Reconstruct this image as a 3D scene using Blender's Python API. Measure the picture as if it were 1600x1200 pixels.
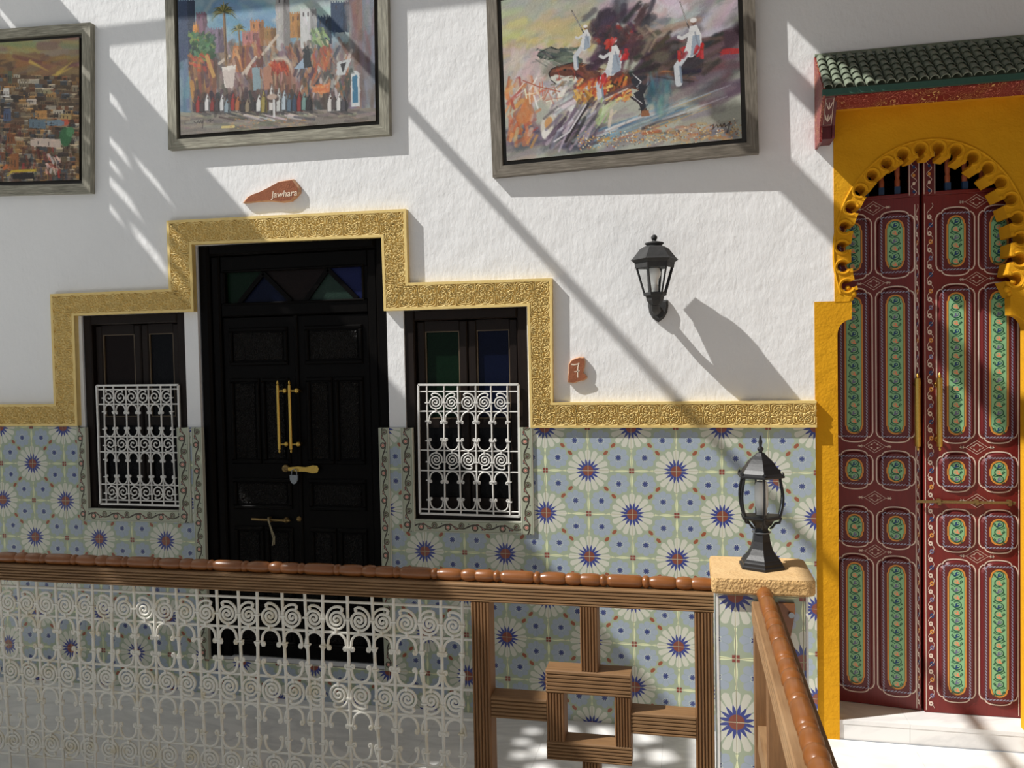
import bpy, bmesh, math, random
import numpy as np
from mathutils import Vector, Matrix, geometry
random.seed(7); rng = np.random.default_rng(11)
for o in list(bpy.data.objects): bpy.data.objects.remove(o)
S = bpy.context.scene
C = S.collection
PI = math.pi
Z0 = 1.18                                   # floor level below the tile-grid origin

# ------------------------------------------------------------------ camera
cam_d = bpy.data.cameras.new('camera'); cam = bpy.data.objects.new('camera', cam_d); C.objects.link(cam)
cam_d.sensor_width = 36.0; cam_d.lens = 1265.2 / 1600 * 36.0
yaw, pitch, roll = -0.21381, -0.03189, -0.01997
fw = Vector((math.sin(yaw)*math.cos(pitch), math.cos(yaw)*math.cos(pitch), math.sin(pitch)))
rt = Vector((math.cos(yaw), -math.sin(yaw), 0)); up = rt.cross(fw)
rt, up = math.cos(roll)*rt + math.sin(roll)*up, -math.sin(roll)*rt + math.cos(roll)*up
M = Matrix((( rt.x, up.x, -fw.x, 0.45596), (rt.y, up.y, -fw.y, -3.71836), (rt.z, up.z, -fw.z, 0.52686 + Z0), (0, 0, 0, 1)))
cam.matrix_world = M
S.camera = cam
# ------------------------------------------------------------------ light
SUN = Vector((2.4, 1.0, -2.72)).normalized()
w = bpy.data.worlds.new('sky'); S.world = w; w.use_nodes = True
bg = w.node_tree.nodes['Background']; bg.inputs[0].default_value = (0.83, 0.91, 1.0, 1); bg.inputs[1].default_value = 0.315
sd = bpy.data.lights.new('sun', 'SUN'); sd.energy = 5.4; sd.angle = math.radians(0.6); sd.color = (1.0, 0.975, 0.93)
sun = bpy.data.objects.new('sun', sd); C.objects.link(sun); sun.location = (-6, -3, 8)
sun.rotation_euler = SUN.to_track_quat('-Z', 'Y').to_euler()
vs = S.view_settings; vs.view_transform = 'Standard'; vs.look = 'None'; vs.gamma = 1; vs.use_curve_mapping = False; vs.exposure = 0.0

# ------------------------------------------------------------------ colour + node helpers
def lin(c, k=1.0):
    return tuple(min(1, k*((v/255/12.92) if v/255 <= .04045 else ((v/255+.055)/1.055)**2.4)) for v in c[:3])
class X:                                     # tiny expression wrapper over math nodes
    def __init__(s, nt, v): s.nt = nt; s.v = v
    def _n(s, op, *a):
        n = s.nt.nodes.new('ShaderNodeMath'); n.operation = op
        for i, q in enumerate((s,) + a):
            q = q.v if isinstance(q, X) else q
            if isinstance(q, (int, float)): n.inputs[i].default_value = q
            else: s.nt.links.new(q, n.inputs[i])
        return X(s.nt, n.outputs[0])
    def __add__(s, o): return s._n('ADD', o)
    __radd__ = __add__
    def __sub__(s, o): return s._n('SUBTRACT', o)
    def __rsub__(s, o): return (s*-1) + o
    def __mul__(s, o): return s._n('MULTIPLY', o)
    __rmul__ = __mul__
    def __truediv__(s, o): return s._n('DIVIDE', o)
    def __lt__(s, o): return s._n('LESS_THAN', o)
    def __gt__(s, o): return s._n('GREATER_THAN', o)
    def max(s, o): return s._n('MAXIMUM', o)
    def min(s, o): return s._n('MINIMUM', o)
    def abs(s): return s._n('ABSOLUTE')
    def sqrt(s): return s._n('SQRT')
    def sin(s): return s._n('SINE')
    def cos(s): return s._n('COSINE')
    def atan2(s, o): return s._n('ARCTAN2', o)
    def pp(s, o): return s._n('PINGPONG', o)
    def mod(s, o): return s._n('FLOORED_MODULO', o)
    def floor(s): return s._n('FLOOR')
def hyp(a, b): return (a*a + b*b).sqrt()
class Mat:
    def __init__(s, name, col=(.5, .5, .5), rough=.6, metal=0.0, spec=.5, coat=0.0):
        s.m = bpy.data.materials.new(name); s.m.use_nodes = True; s.nt = s.m.node_tree
        s.b = s.nt.nodes['Principled BSDF']
        s.b.inputs['Base Color'].default_value = (*col, 1); s.b.inputs['Roughness'].default_value = rough
        s.b.inputs['Metallic'].default_value = metal; s.b.inputs['Specular IOR Level'].default_value = spec
        s.b.inputs['Coat Weight'].default_value = coat; s.b.inputs['Coat Roughness'].default_value = .15
        s.hprev = None; s.coords = None
    def coord(s, kind='Object'):
        if s.coords is None: s.coords = s.nt.nodes.new('ShaderNodeTexCoord')
        return s.coords.outputs[kind]
    def geo(s): return s.nt.nodes.new('ShaderNodeNewGeometry').outputs['Position']
    def xyz(s, sock):
        n = s.nt.nodes.new('ShaderNodeSeparateXYZ'); s.nt.links.new(sock, n.inputs[0]); return [X(s.nt, n.outputs[i]) for i in range(3)]
    def noise(s, scale, detail=4, rough=.55, vec=None, stretch=None, dist=0.0):
        v = vec if vec is not None else s.geo()
        if stretch:
            mp = s.nt.nodes.new('ShaderNodeMapping'); mp.inputs['Scale'].default_value = stretch; s.nt.links.new(v, mp.inputs[0]); v = mp.outputs[0]
        n = s.nt.nodes.new('ShaderNodeTexNoise'); n.inputs['Scale'].default_value = scale; n.inputs['Detail'].default_value = detail
        n.inputs['Roughness'].default_value = rough; n.inputs['Distortion'].default_value = dist
        s.nt.links.new(v, n.inputs['Vector']); return X(s.nt, n.outputs['Fac'])
    def ramp(s, f, stops):
        n = s.nt.nodes.new('ShaderNodeValToRGB'); s.nt.links.new(f.v, n.inputs[0]); e = n.color_ramp.elements
        while len(e) < len(stops): e.new(.5)
        for q, (p, c) in zip(e, stops): q.position = p; q.color = (*c, 1)
        return n.outputs[0]
    def mix(s, fac, a, b, mode='MIX'):
        n = s.nt.nodes.new('ShaderNodeMix'); n.data_type = 'RGBA'; n.blend_type = mode
        for i, q in ((0, fac), (6, a), (7, b)):
            q = q.v if isinstance(q, X) else q
            if isinstance(q, (int, float)): n.inputs[i].default_value = q
            elif isinstance(q, tuple): n.inputs[i].default_value = (*q[:3], 1)
            else: s.nt.links.new(q, n.inputs[i])
        return n.outputs[2]
    def color(s, sock): s.nt.links.new(sock, s.b.inputs['Base Color']); return s
    def bump(s, h, dist, strength=1.0):
        n = s.nt.nodes.new('ShaderNodeBump'); n.inputs['Distance'].default_value = dist; n.inputs['Strength'].default_value = strength
        s.nt.links.new(h.v, n.inputs['Height'])
        if s.hprev is not None: s.nt.links.new(s.hprev, n.inputs['Normal'])
        s.hprev = n.outputs[0]; s.nt.links.new(s.hprev, s.b.inputs['Normal']); return s
MT = {}
def plain(name, rgb, k=1.0, **kw):
    if name not in MT:
        mt = Mat(name, lin(rgb, k), **kw)
        n = mt.noise(60, 3); mt.color(mt.mix(n, lin(rgb, k*.86), lin(rgb, k*1.1)))
        MT[name] = mt.m
    return MT[name]
# plaster
m = Mat('white_plaster', rough=.92, spec=.2)
n1 = m.noise(9, 5); n2 = m.noise(55, 4, .6, stretch=(1, 1, .45)); n3 = m.noise(2.2, 3)
m.color(m.mix(n3, (.80, .80, .80), (.87, .87, .865)))
m.bump(n1, .011, .5).bump(n2, .0034, .6); MT['plaster'] = m.m
m = Mat('ochre_plaster', rough=.85, spec=.25)
n1 = m.noise(14, 5); n2 = m.noise(110, 4); n3 = m.noise(5, 4)
m.color(m.mix(n3, lin((204, 142, 14)), lin((224, 166, 28))))
m.bump(n1, .014, .5).bump(n2, .003, .6); MT['ochre'] = m.m
m = Mat('gold_paint', rough=.5, metal=.1)
n1 = m.noise(20, 4); n2 = m.noise(260, 2)
m.color(m.mix(n1, lin((222, 190, 112)), lin((242, 216, 146)))); m.bump(n2, .0008, .5); MT['gold'] = m.m
# dark lacquered wood, brown wood, red paint
m = Mat('black_lacquer', rough=.38, spec=.07)
n1 = m.noise(30, 4, stretch=(6, 6, .5)); m.color(m.mix(n1, (.0020, .0018, .0017), (.005, .004, .0035))); m.bump(n1, .0012, .4); MT['black'] = m.m
m = Mat('carved_black_wood', rough=.42, spec=.14)
v = m.geo(); n1 = m.noise(52, 1.5, .4, dist=2.2); n2 = (n1*6.0).sin(); m.color(m.mix(n1, (.003, .0026, .0024), (.008, .0065, .0055))); m.bump(n2, .006, .9); MT['carved'] = m.m
m = Mat('dark_brown_wood', rough=.5, spec=.2)
n1 = m.noise(25, 4, stretch=(8, 8, .6)); m.color(m.mix(n1, (.006, .0036, .0028), (.017, .0095, .0065))); m.bump(n1, .001, .4); MT['brown'] = m.m
def wood(name, a, b, st, rough=.55, wear=None):
    m = Mat(name, rough=rough)
    n1 = m.noise(16, 5, .6, vec=m.coord(), stretch=st); n2 = m.noise(4, 3)
    c = m.mix(n1, lin(a), lin(b))
    if wear: c = m.mix((n2 - .45)*3.0, c, m.mix(n1, lin(wear), lin(b)))
    m.color(c); m.bump(n1, .0016, .5); MT[name] = m.m
wood('rail_wood_x', (84, 58, 34), (152, 114, 72), (.6, 9, 9), .68, (126, 100, 70))
wood('rail_wood_y', (100, 70, 42), (164, 128, 88), (9, .6, 9), .68, (158, 132, 102))
wood('rail_wood_z', (82, 54, 30), (146, 104, 62), (9, 9, .6), .68, (118, 88, 58))
m = Mat('varnished_handrail', rough=.34, coat=.1)
n1 = m.noise(10, 4, vec=m.coord(), stretch=(1, 3, 3)); n2 = m.noise(6, 3); m.color(m.mix(n1, lin((104, 60, 26)), lin((150, 92, 44)))); m.bump(n2, .001, .3); MT['handrail'] = m.m
m = Mat('white_painted_iron', rough=.5)
n1 = m.noise(90, 3); n2 = m.noise(14, 3); m.color(m.mix((n2 - .52)*4.0, lin((226, 222, 210)), lin((206, 192, 156)))); m.bump(n1, .0009, .5); MT['iron_white'] = m.m
m = Mat('clean_white_iron', rough=.45)
n1 = m.noise(90, 3); m.color(m.mix(n1, lin((212, 210, 204)), lin((232, 230, 226)))); m.bump(n1, .0007, .4); MT['iron_clean'] = m.m
m = Mat('black_cast_metal', rough=.45); n1 = m.noise(120, 3); n2 = m.noise(30, 3)
m.color(m.mix(n2, (.006, .006, .007), (.016, .016, .018))); m.bump(n1, .0006, .5); MT['lantern'] = m.m
m = Mat('weathered_black_metal', rough=.72); n1 = m.noise(130, 4); n2 = m.noise(24, 4)
m.color(m.mix(n2, (.008, .008, .009), (.05, .05, .05))); m.bump(n1, .0016, .7); MT['lantern_old'] = m.m
m = Mat('brass', rough=.28, metal=1.0); n1 = m.noise(220, 2)
m.color(m.mix(n1, lin((188, 148, 62)), lin((232, 200, 112)))); m.bump(n1, .0016, .7); MT['brass'] = m.m
m = Mat('aged_brass', rough=.5, metal=.8); n1 = m.noise(160, 2)
m.color(m.mix(n1, lin((112, 92, 58)), lin((160, 134, 86)))); m.bump(n1, .001, .5); MT['old_brass'] = m.m
m = Mat('grey_steel', rough=.4, metal=.9); n1 = m.noise(60, 2); m.color(m.mix(n1, lin((120, 126, 130)), lin((160, 164, 168)))); MT['steel'] = m.m
m = Mat('sandstone', rough=.95, spec=.15)
n1 = m.noise(12, 4); n2 = m.noise(150, 3); n3 = m.noise(70, 3)
m.color(m.mix(n1, lin((196, 158, 108)), lin((226, 194, 146)))); m.bump(n2, .003, .6).bump(n3, .006, .5); MT['stone'] = m.m
m = Mat('rough_broken_sandstone', rough=.95, spec=.15)
n1 = m.noise(14, 4); n2 = m.noise(95, 3); m.color(m.mix(n1, lin((190, 150, 96)), lin((226, 190, 136)))); m.bump(n2, .016, .9); MT['stone_rough'] = m.m
m = Mat('veined_marble', rough=.28)
n1 = m.noise(2.2, 5, .55, stretch=(.7, 1.6, 1), dist=1.6); v1 = ((n1 - .5).abs()*9.0).min(1.0); n2 = m.noise(1.2, 2)
m.color(m.mix(v1, m.mix(n2, (.66, .66, .65), (.76, .75, .74)), (.86, .85, .83))); MT['marble'] = m.m
m = Mat('silver_frame_wood', rough=.5, metal=.15); n1 = m.noise(26, 5, .65, vec=m.coord(), stretch=(.4, 6, 6))
m.color(m.ramp(n1, [(.25, lin((92, 88, 76))), (.55, lin((150, 146, 130))), (.8, lin((196, 192, 174)))])); m.bump(n1, .001, .4); MT['frame_silver'] = m.m
m = Mat('silver_frame_wood_v', rough=.5, metal=.15); n1 = m.noise(26, 5, .65, vec=m.coord(), stretch=(6, 6, .4))
m.color(m.ramp(n1, [(.25, lin((92, 88, 76))), (.55, lin((150, 146, 130))), (.8, lin((196, 192, 174)))])); m.bump(n1, .001, .4); MT['frame_silver_v'] = m.m
m = Mat('taupe_frame_wood', rough=.5, metal=.15); n1 = m.noise(26, 5, .65, vec=m.coord(), stretch=(.4, 6, 6))
m.color(m.ramp(n1, [(.25, lin((78, 72, 62))), (.55, lin((122, 114, 102))), (.8, lin((164, 156, 144)))])); m.bump(n1, .001, .4); MT['frame_taupe'] = m.m
m = Mat('taupe_frame_wood_v', rough=.5, metal=.15); n1 = m.noise(26, 5, .65, vec=m.coord(), stretch=(6, 6, .4))
m.color(m.ramp(n1, [(.25, lin((78, 72, 62))), (.55, lin((122, 114, 102))), (.8, lin((164, 156, 144)))])); m.bump(n1, .001, .4); MT['frame_taupe_v'] = m.m
m = Mat('terracotta', rough=.9); n1 = m.noise(40, 4); n2 = m.noise(120, 3)
m.color(m.mix(n1, lin((124, 70, 44)), lin((164, 100, 68)))); m.bump(n2, .003, .7); MT['terracotta'] = m.m
m = Mat('broken_clay_edge', rough=.95); n1 = m.noise(60, 4); n2 = m.noise(120, 3)
m.color(m.mix(n1, lin((176, 122, 88)), lin((222, 180, 146)))); m.bump(n2, .004, .8); MT['terracotta_edge'] = m.m
m = Mat('glazed_green_clay', rough=.5); n1 = m.noise(18, 3); n2 = m.noise(90, 2)
m.color(m.mix(n1, lin((88, 100, 88)), lin((142, 150, 128)))); m.bump(n2, .0015, .4); MT['green_tile'] = m.m
m = Mat('grout', rough=.95); n1 = m.noise(80, 2); m.color(m.mix(n1, (.32, .32, .28), (.42, .42, .38))); MT['grout'] = m.m
m = Mat('red_lacquer', rough=.42); n1 = m.noise(18, 4, stretch=(7, 7, .5)); m.color(m.mix(n1, lin((94, 22, 20)), lin((128, 34, 28)))); m.bump(n1, .001, .4); MT['red'] = m.m
m = Mat('maroon_paint', rough=.45); n1 = m.noise(18, 4, stretch=(7, 7, .5)); m.color(m.mix(n1, lin((78, 20, 24)), lin((108, 30, 32)))); m.bump(n1, .001, .4); MT['maroon'] = m.m
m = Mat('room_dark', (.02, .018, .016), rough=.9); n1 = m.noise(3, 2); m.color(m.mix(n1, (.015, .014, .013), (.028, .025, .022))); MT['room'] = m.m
m = Mat('shade_cloth', rough=.9); n1 = m.noise(4, 3); m.color(m.mix(n1, (.60, .58, .54), (.68, .66, .62)))
tl = m.nt.nodes.new('ShaderNodeBsdfTranslucent'); tl.inputs[0].default_value = (.80, .79, .76, 1); ms = m.nt.nodes.new('ShaderNodeMixShader'); ms.inputs[0].default_value = .8  # translucent so the added sheet brightens the floor below
m.nt.links.new(m.b.outputs[0], ms.inputs[1]); m.nt.links.new(tl.outputs[0], ms.inputs[2]); m.nt.links.new(ms.outputs[0], m.nt.nodes['Material Output'].inputs[0]); MT['ceil'] = m.m
m = Mat('dark_timber', rough=.8); n1 = m.noise(8, 3, stretch=(6, .5, 6)); m.color(m.mix(n1, (.16, .10, .06), (.26, .17, .10))); MT['timber'] = m.m
for nm, a in dict(lilac=(112, 108, 142), offwhite=(226, 206, 190), cart=(138, 190, 140), vine=(16, 84, 60), orange=(222, 120, 60), navy=(26, 62, 112), peach=(232, 150, 110), rimorange=(212, 142, 60), rope=(146, 148, 170), indigo=(56, 50, 92), spindle=(176, 96, 62), spindleblue=(30, 62, 98), pottery_text=(236, 214, 190), canvasback=(60, 56, 50), teal=(48, 86, 74), seam=(24, 10, 10), putty=(104, 88, 66)).items():
    plain(nm, a, 1.0, rough=.5)
def glass(name, rgb, rough=.08, trans=1.0):
    m = Mat(name, rgb, rough); m.b.inputs['Transmission Weight'].default_value = trans; m.b.inputs['IOR'].default_value = 1.15
    n = m.noise(40, 2); m.bump(n, .0004, .3); MT[name] = m.m
glass('clear_glass', (.95, .97, .97), .03)
for nm, c in dict(green_glass=(.003, .012, .005), blue_glass=(.003, .005, .018), amber_glass=(.009, .005, .004), dark_glass=(.004, .004, .005), sea_glass=(.018, .034, .026), cobalt_glass=(.010, .014, .060)).items():
    m = Mat(nm, c, .25, spec=.12); n = m.noise(150, 2); m.bump(n, .002, .6); m.color(m.mix(n, tuple(q*.7 for q in c), tuple(q*1.3 for q in c))); MT[nm] = m.m
m = Mat('milky_bulb', (.85, .84, .80), .25); n = m.noise(20, 2); m.color(m.mix(n, (.80, .79, .75), (.88, .87, .84))); MT['bulb'] = m.m

# --- printed wall tile: star at uv(0,0) and (1,1), red cross at the other corners
m = Mat('star_pattern_tile', rough=.3)
u, v, _ = m.xyz(m.coord('UV'))
sw = (u + v) > 1.0
qx = u + sw*(1.0 - 2.0*u); qy = v + sw*(1.0 - 2.0*v)
r = hyp(qx, qy); a = qy.atan2(qx)
d2 = PI/8
col = lin((152, 164, 142))
# edge lozenges + lines
ex = u.min(1.0 - u); ey = v.min(1.0 - v); e = ex.min(ey); f = ex.max(ey)      # distance to nearest edge; position from nearest corner along it
loz = e < ((f*1.0/.5).min(1.0)*0 + .022*((f - .05).abs()*9.0).sin().abs()*((f < .49)*1.0) + .006)
mx = u.max(v); mn = u.min(v)
fx = mx - .70; fy = mn - .30; fr = hyp(fx, fy); fa = fy.atan2(fx)
pet = fr < (.198 + .05*(fa*4.0).cos().abs())
c1 = m.mix(loz, col, lin((214, 220, 178)))
c1 = m.mix(pet, c1, lin((150, 162, 178)))
c1 = m.mix((fr > .1)*pet*((fa*4.0).cos().abs() < .14), c1, lin((140, 156, 160)))
st2 = fr < (.045 + .07*((fa*4.0 + PI/2).cos().abs()*1.0 - .35).max(0.0))
c1 = m.mix(st2, c1, lin((216, 222, 196)))
fp = (fa + PI/8).pp(PI/8)/(PI/8)
c1 = m.mix(fr < (.038 + .046*(1.0 - fp)), c1, lin((30, 46, 112)))
# white petals of the large star
ap = a.pp(d2/2*1.0)                                                      # 0 on petal axes k*22.5deg
pw = r*ap.sin(); pl = r*ap.cos()
petw = (pw < (.014 + .12*pl).min(.061))*(pl < (.485 - pw*pw*9.0))
c1 = m.mix(petw, c1, lin((196, 196, 184)))
# orange dashes on the diagonal
dl = (qx + qy)*.7071; dw = (qx - qy).abs()*.7071
dash = hyp((dl - .585)/.066, dw/.040) < 1.0
c1 = m.mix(dash, c1, lin((140, 68, 36)))
tri = (a + d2/2).pp(d2/2)/(d2/2)
c1 = m.mix(r < (.150 + .135*(1.0 - tri)), c1, lin((28, 44, 126)))
c1 = m.mix(r < .122, c1, lin((120, 48, 22)))
rx = 1.0 - mx
cross = rx.max(mn) < .058
c1 = m.mix(cross, c1, lin((124, 44, 32)))
c1 = m.mix(e < .006, c1, lin((206, 202, 176)))
nz = m.noise(7, 3); c1 = m.mix(nz*.2, c1, lin((150, 155, 150))); c1 = m.mix(1.0, c1, (1.22, 1.22, 1.20), 'MULTIPLY')
m.color(c1); MT['tile'] = m.m
# --- painted border strip: u along (metres), v across 0..1
m = Mat('vine_border_tile', rough=.35)
u, v, _ = m.xyz(m.coord('UV'))
P = 0.135
ph = u*(2*PI/P)
q1 = .5 + .17*ph.sin(); s1 = (v - q1).abs()
s2 = (v - (.5 - .20*(ph*2.0 + .6).sin())).abs()
cx = (u/P).mod(1.0)
def spot(c_, vv): return hyp((cx - c_)*(P/.058), v - vv)
sp1 = spot(.25, .42); sp2 = spot(.75, .58); sp3 = spot(.5, .28); sp4 = spot(.02, .72)
band_ = (v > .14)*(v < .86)
c1 = m.mix(m.noise(9, 3), lin((160, 166, 144)), lin((182, 186, 164)))
c1 = m.mix((s2 < .05)*band_*((cx - .5).abs() < .26), c1, lin((120, 60, 52)))
c1 = m.mix((s1 < .075 - .04*(ph*.5).sin().abs())*band_, c1, lin((58, 52, 44)))
c1 = m.mix((sp1 - .22).abs() < .055, c1, lin((66, 60, 48)))
c1 = m.mix(sp1 < .13, c1, lin((196, 112, 98)))
c1 = m.mix(sp1 < .05, c1, lin((228, 190, 176)))
c1 = m.mix((sp2 - .21).abs() < .05, c1, lin((96, 92, 70)))
c1 = m.mix((sp2 - .10).abs() < .035, c1, lin((56, 50, 44)))
c1 = m.mix(sp3 < .05, c1, lin((46, 56, 90)))
c1 = m.mix(sp4 < .05, c1, lin((46, 56, 60)))
c1 = m.mix(((v < .06) + (v > .94)), c1, lin((200, 200, 184)))
c1 = m.mix(((v - .10).abs() < .02) + ((v - .90).abs() < .02), c1, lin((132, 138, 118)))
m.color(c1); MT['border'] = m.m
# --- red board with pale scroll painting (canopy)
m = Mat('painted_red_board', rough=.45)
x, y, z = m.xyz(m.geo())
n1 = m.noise(17, 1.0, .4, dist=1.8); ln = (n1*26.0).sin().abs() < .17; n2 = m.noise(9, 1)
c1 = m.mix(ln, lin((118, 26, 24)), m.mix((n2 - .45)*8.0, lin((206, 128, 112)), lin((222, 186, 116)))); m.color(c1); MT['redpaint'] = m.m
# --- vertex-coloured oil paint
m = Mat('oil_paint', rough=.45)
at = m.nt.nodes.new('ShaderNodeVertexColor'); at.layer_name = 'paint'
n1 = m.noise(120, 3, .6, stretch=(1, 1, .6)); m.color(at.outputs[0]); m.bump(n1, .0015, .5); MT['oil'] = m.m

# ------------------------------------------------------------------ mesh helpers
class MB:
    def __init__(s): s.v = []; s.f = []; s.mi = []; s.uv = None; s.cur = 0
    def add(s, vs, fs):
        o = len(s.v); s.v += [tuple(q) for q in vs]
        for f in fs: s.f.append(tuple(i + o for i in f)); s.mi.append(s.cur)
        return s
    def box(s, x0, x1, y0, y1, z0, z1):
        return s.add([(x0,y0,z0),(x1,y0,z0),(x1,y1,z0),(x0,y1,z0),(x0,y0,z1),(x1,y0,z1),(x1,y1,z1),(x0,y1,z1)],
                     [(0,3,2,1),(4,5,6,7),(0,1,5,4),(1,2,6,5),(2,3,7,6),(3,0,4,7)])
    def bev(s, x0, x1, y0, y1, z0, z1, b):      # box with chamfered front (y0) face
        s.add([(x0,y0+b,z0),(x1,y0+b,z0),(x1,y0+b,z1),(x0,y0+b,z1),(x0+b,y0,z0+b),(x1-b,y0,z0+b),(x1-b,y0,z1-b),(x0+b,y0,z1-b),(x0,y1,z0),(x1,y1,z0),(x1,y1,z1),(x0,y1,z1)],
              [(4,5,6,7),(0,1,5,4),(1,2,6,5),(2,3,7,6),(3,0,4,7),(8,9,1,0),(9,10,2,1),(10,11,3,2),(11,8,0,3),(8,11,10,9)])
        return s
    def prism(s, poly, y0, y1, ax='y'):         # 2-D outline (x,z) pulled along y; ax='x': outline (y,z) along x
        n = len(poly); P = (lambda a, b, c: (a, c, b)) if ax == 'y' else (lambda a, b, c: (c, a, b))
        vs = [P(a, b, y0) for a, b in poly] + [P(a, b, y1) for a, b in poly]
        tris = geometry.tessellate_polygon([[Vector((a, b, 0)) for a, b in poly]])
        fs = [tuple(t) for t in tris] + [tuple(i + n for i in reversed(t)) for t in tris] + [(i, (i+1) % n, (i+1) % n + n, i + n) for i in range(n)]
        return s.add(vs, fs)
    def extrude_profile(s, prof, a, b, mode):   # closed profile 2-D; mode 'x': (y,z) along x ; 'z': (x,y) along z ; 'y': (x,z) along y
        n = len(prof); m_ = {'x': lambda p, t: (t, p[0], p[1]), 'z': lambda p, t: (p[0], p[1], t), 'y': lambda p, t: (p[0], t, p[1])}[mode]
        vs = [m_(p, a) for p in prof] + [m_(p, b) for p in prof]
        tris = geometry.tessellate_polygon([[Vector((p[0], p[1], 0)) for p in prof]])
        return s.add(vs, [(i, (i+1) % n, (i+1) % n + n, i + n) for i in range(n)] + [tuple(t) for t in tris] + [tuple(i + n for i in reversed(t)) for t in tris])
    def tube(s, path, rad, n=6, cap=True, closed=False):
        P = [Vector(p) for p in path]; k = len(P); rads = rad if isinstance(rad, (list, tuple)) else [rad]*k
        ref = None; vs = []
        for i, p in enumerate(P):
            t = (P[(i+1) % k] - P[i-1]) if closed else (P[min(i+1, k-1)] - P[max(i-1, 0)])
            t.normalize()
            if ref is None:
                ref = Vector((0, 1, 0)) if abs(t.y) < .9 else Vector((1, 0, 0))
            a = (ref - t*ref.dot(t)).normalized(); b = t.cross(a); ref = a
            vs += [p + (a*math.cos(2*PI*j/n) + b*math.sin(2*PI*j/n))*rads[i] for j in range(n)]
        fs = []
        for i in range(k if closed else k-1):
            for j in range(n):
                fs.append((i*n+j, i*n+(j+1) % n, ((i+1) % k)*n+(j+1) % n, ((i+1) % k)*n+j))
        if cap and not closed: fs += [tuple(reversed(range(n))), tuple(range((k-1)*n, k*n))]
        return s.add(vs, fs)
    def lathe(s, prof, c, n=16, axis='z', rot=0.0, caps=True):   # prof: [(r, h)]
        vs = []
        for r_, h in prof:
            for j in range(n):
                a = 2*PI*j/n + rot; p, q = r_*math.cos(a), r_*math.sin(a)
                vs.append({'z': (c[0]+p, c[1]+q, c[2]+h), 'x': (c[0]+h, c[1]+p, c[2]+q), 'y': (c[0]+p, c[1]+h, c[2]+q)}[axis])
        k = len(prof)
        fs = [(i*n+j, i*n+(j+1) % n, (i+1)*n+(j+1) % n, (i+1)*n+j) for i in range(k-1) for j in range(n)]
        if caps: fs += [tuple(reversed(range(n))), tuple(range((k-1)*n, k*n))]
        return s.add(vs, fs)
    def ball(s, c, r_, n=8, sc=(1, 1, 1)):
        k = max(4, n//2); prof = [(max(1e-4, r_*math.sin(PI*i/k)), -r_*math.cos(PI*i/k)) for i in range(k+1)]
        o = len(s.v); s.lathe(prof, (0, 0, 0), n)
        for i in range(o, len(s.v)): q = s.v[i]; s.v[i] = (c[0]+q[0]*sc[0], c[1]+q[1]*sc[1], c[2]+q[2]*sc[2])
        return s
    def ribbon(s, path, wd, y, closed=False):   # flat stroke in the x-z plane facing -y
        P = [Vector(p) for p in path]; k = len(P); vs = []
        for i in range(k):
            t = (P[(i+1) % k] - P[i-1]) if closed else (P[min(i+1, k-1)] - P[max(i-1, 0)])
            if t.length < 1e-9: t = Vector((1, 0))
            t.normalize(); nn = Vector((-t.y, t.x)); hw = (wd[i] if isinstance(wd, (list, tuple)) else wd)/2
            a, b = P[i] + nn*hw, P[i] - nn*hw; vs += [(a.x, y, a.y), (b.x, y, b.y)]
        return s.add(vs, [(2*i, 2*i+1, (2*((i+1) % k))+1, 2*((i+1) % k)) for i in range(k if closed else k-1)])
    def poly(s, pts, y):
        tris = geometry.tessellate_polygon([[Vector((a, b, 0)) for a, b in pts]])
        return s.add([(a, y, b) for a, b in pts], [tuple(t) for t in tris])
    def mesh(s, name, mats, smooth=False):
        me = bpy.data.meshes.new(name); me.from_pydata(s.v, [], s.f); me.update()
        for q in (mats if isinstance(mats, (list, tuple)) else [mats]): me.materials.append(MT[q])
        if any(s.mi): me.polygons.foreach_set('material_index', s.mi)
        if s.uv is not None:
            uvl = me.uv_layers.new(name='UVMap'); data = []
            for p in me.polygons:
                for i in p.vertices: data += s.uv[i]
            uvl.data.foreach_set('uv', data)
        bm = bmesh.new(); bm.from_mesh(me); bmesh.ops.recalc_face_normals(bm, faces=bm.faces)
        bm.to_mesh(me); bm.free()
        if smooth:
            me.polygons.foreach_set('use_smooth', [True]*len(me.polygons))
            try: me.set_sharp_from_angle(angle=math.radians(38))
            except Exception: pass
        return me
def link(name, data, parent=None, loc=(0, 0, 0), rot=None):
    o = bpy.data.objects.new(name, data); C.objects.link(o); o.parent = parent; o.location = loc
    if rot: o.rotation_euler = rot
    return o
WL = {}
def root(name, label, cat, loc=(0, 0, 0), rot=None, group=None, kind=None):
    o = link(name, None, None, loc, rot); o['label'] = label; o['category'] = cat; o.empty_display_size = .05
    if group: o['group'] = group
    if kind: o['kind'] = kind
    return o
def tag(o, label, cat, group=None, kind=None):
    o['label'] = label; o['category'] = cat
    if group: o['group'] = group
    if kind: o['kind'] = kind
    return o
def part(name, mb, mats, parent, smooth=False, world=True, label=None):
    """mesh given in world coordinates (parent chain unrotated) or in parent-local ones"""
    loc = (0, 0, 0)
    if world and parent is not None:
        p = parent; off = Vector((0, 0, 0))
        while p is not None: off += Vector(p.location); p = p.parent
        loc = -off
    o = link(name, mb.mesh(name, mats, smooth), parent, loc)
    if label: o['label'] = label
    return o
def arc(cx, cz, r_, a0, a1, n, rz=None):
    rz = rz or r_
    return [(cx + r_*math.cos(math.radians(a0+(a1-a0)*i/n)), cz + rz*math.sin(math.radians(a0+(a1-a0)*i/n))) for i in range(n+1)]
def shift(P, dx, dz): return [(a+dx, b+dz) for a, b in P]

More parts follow.
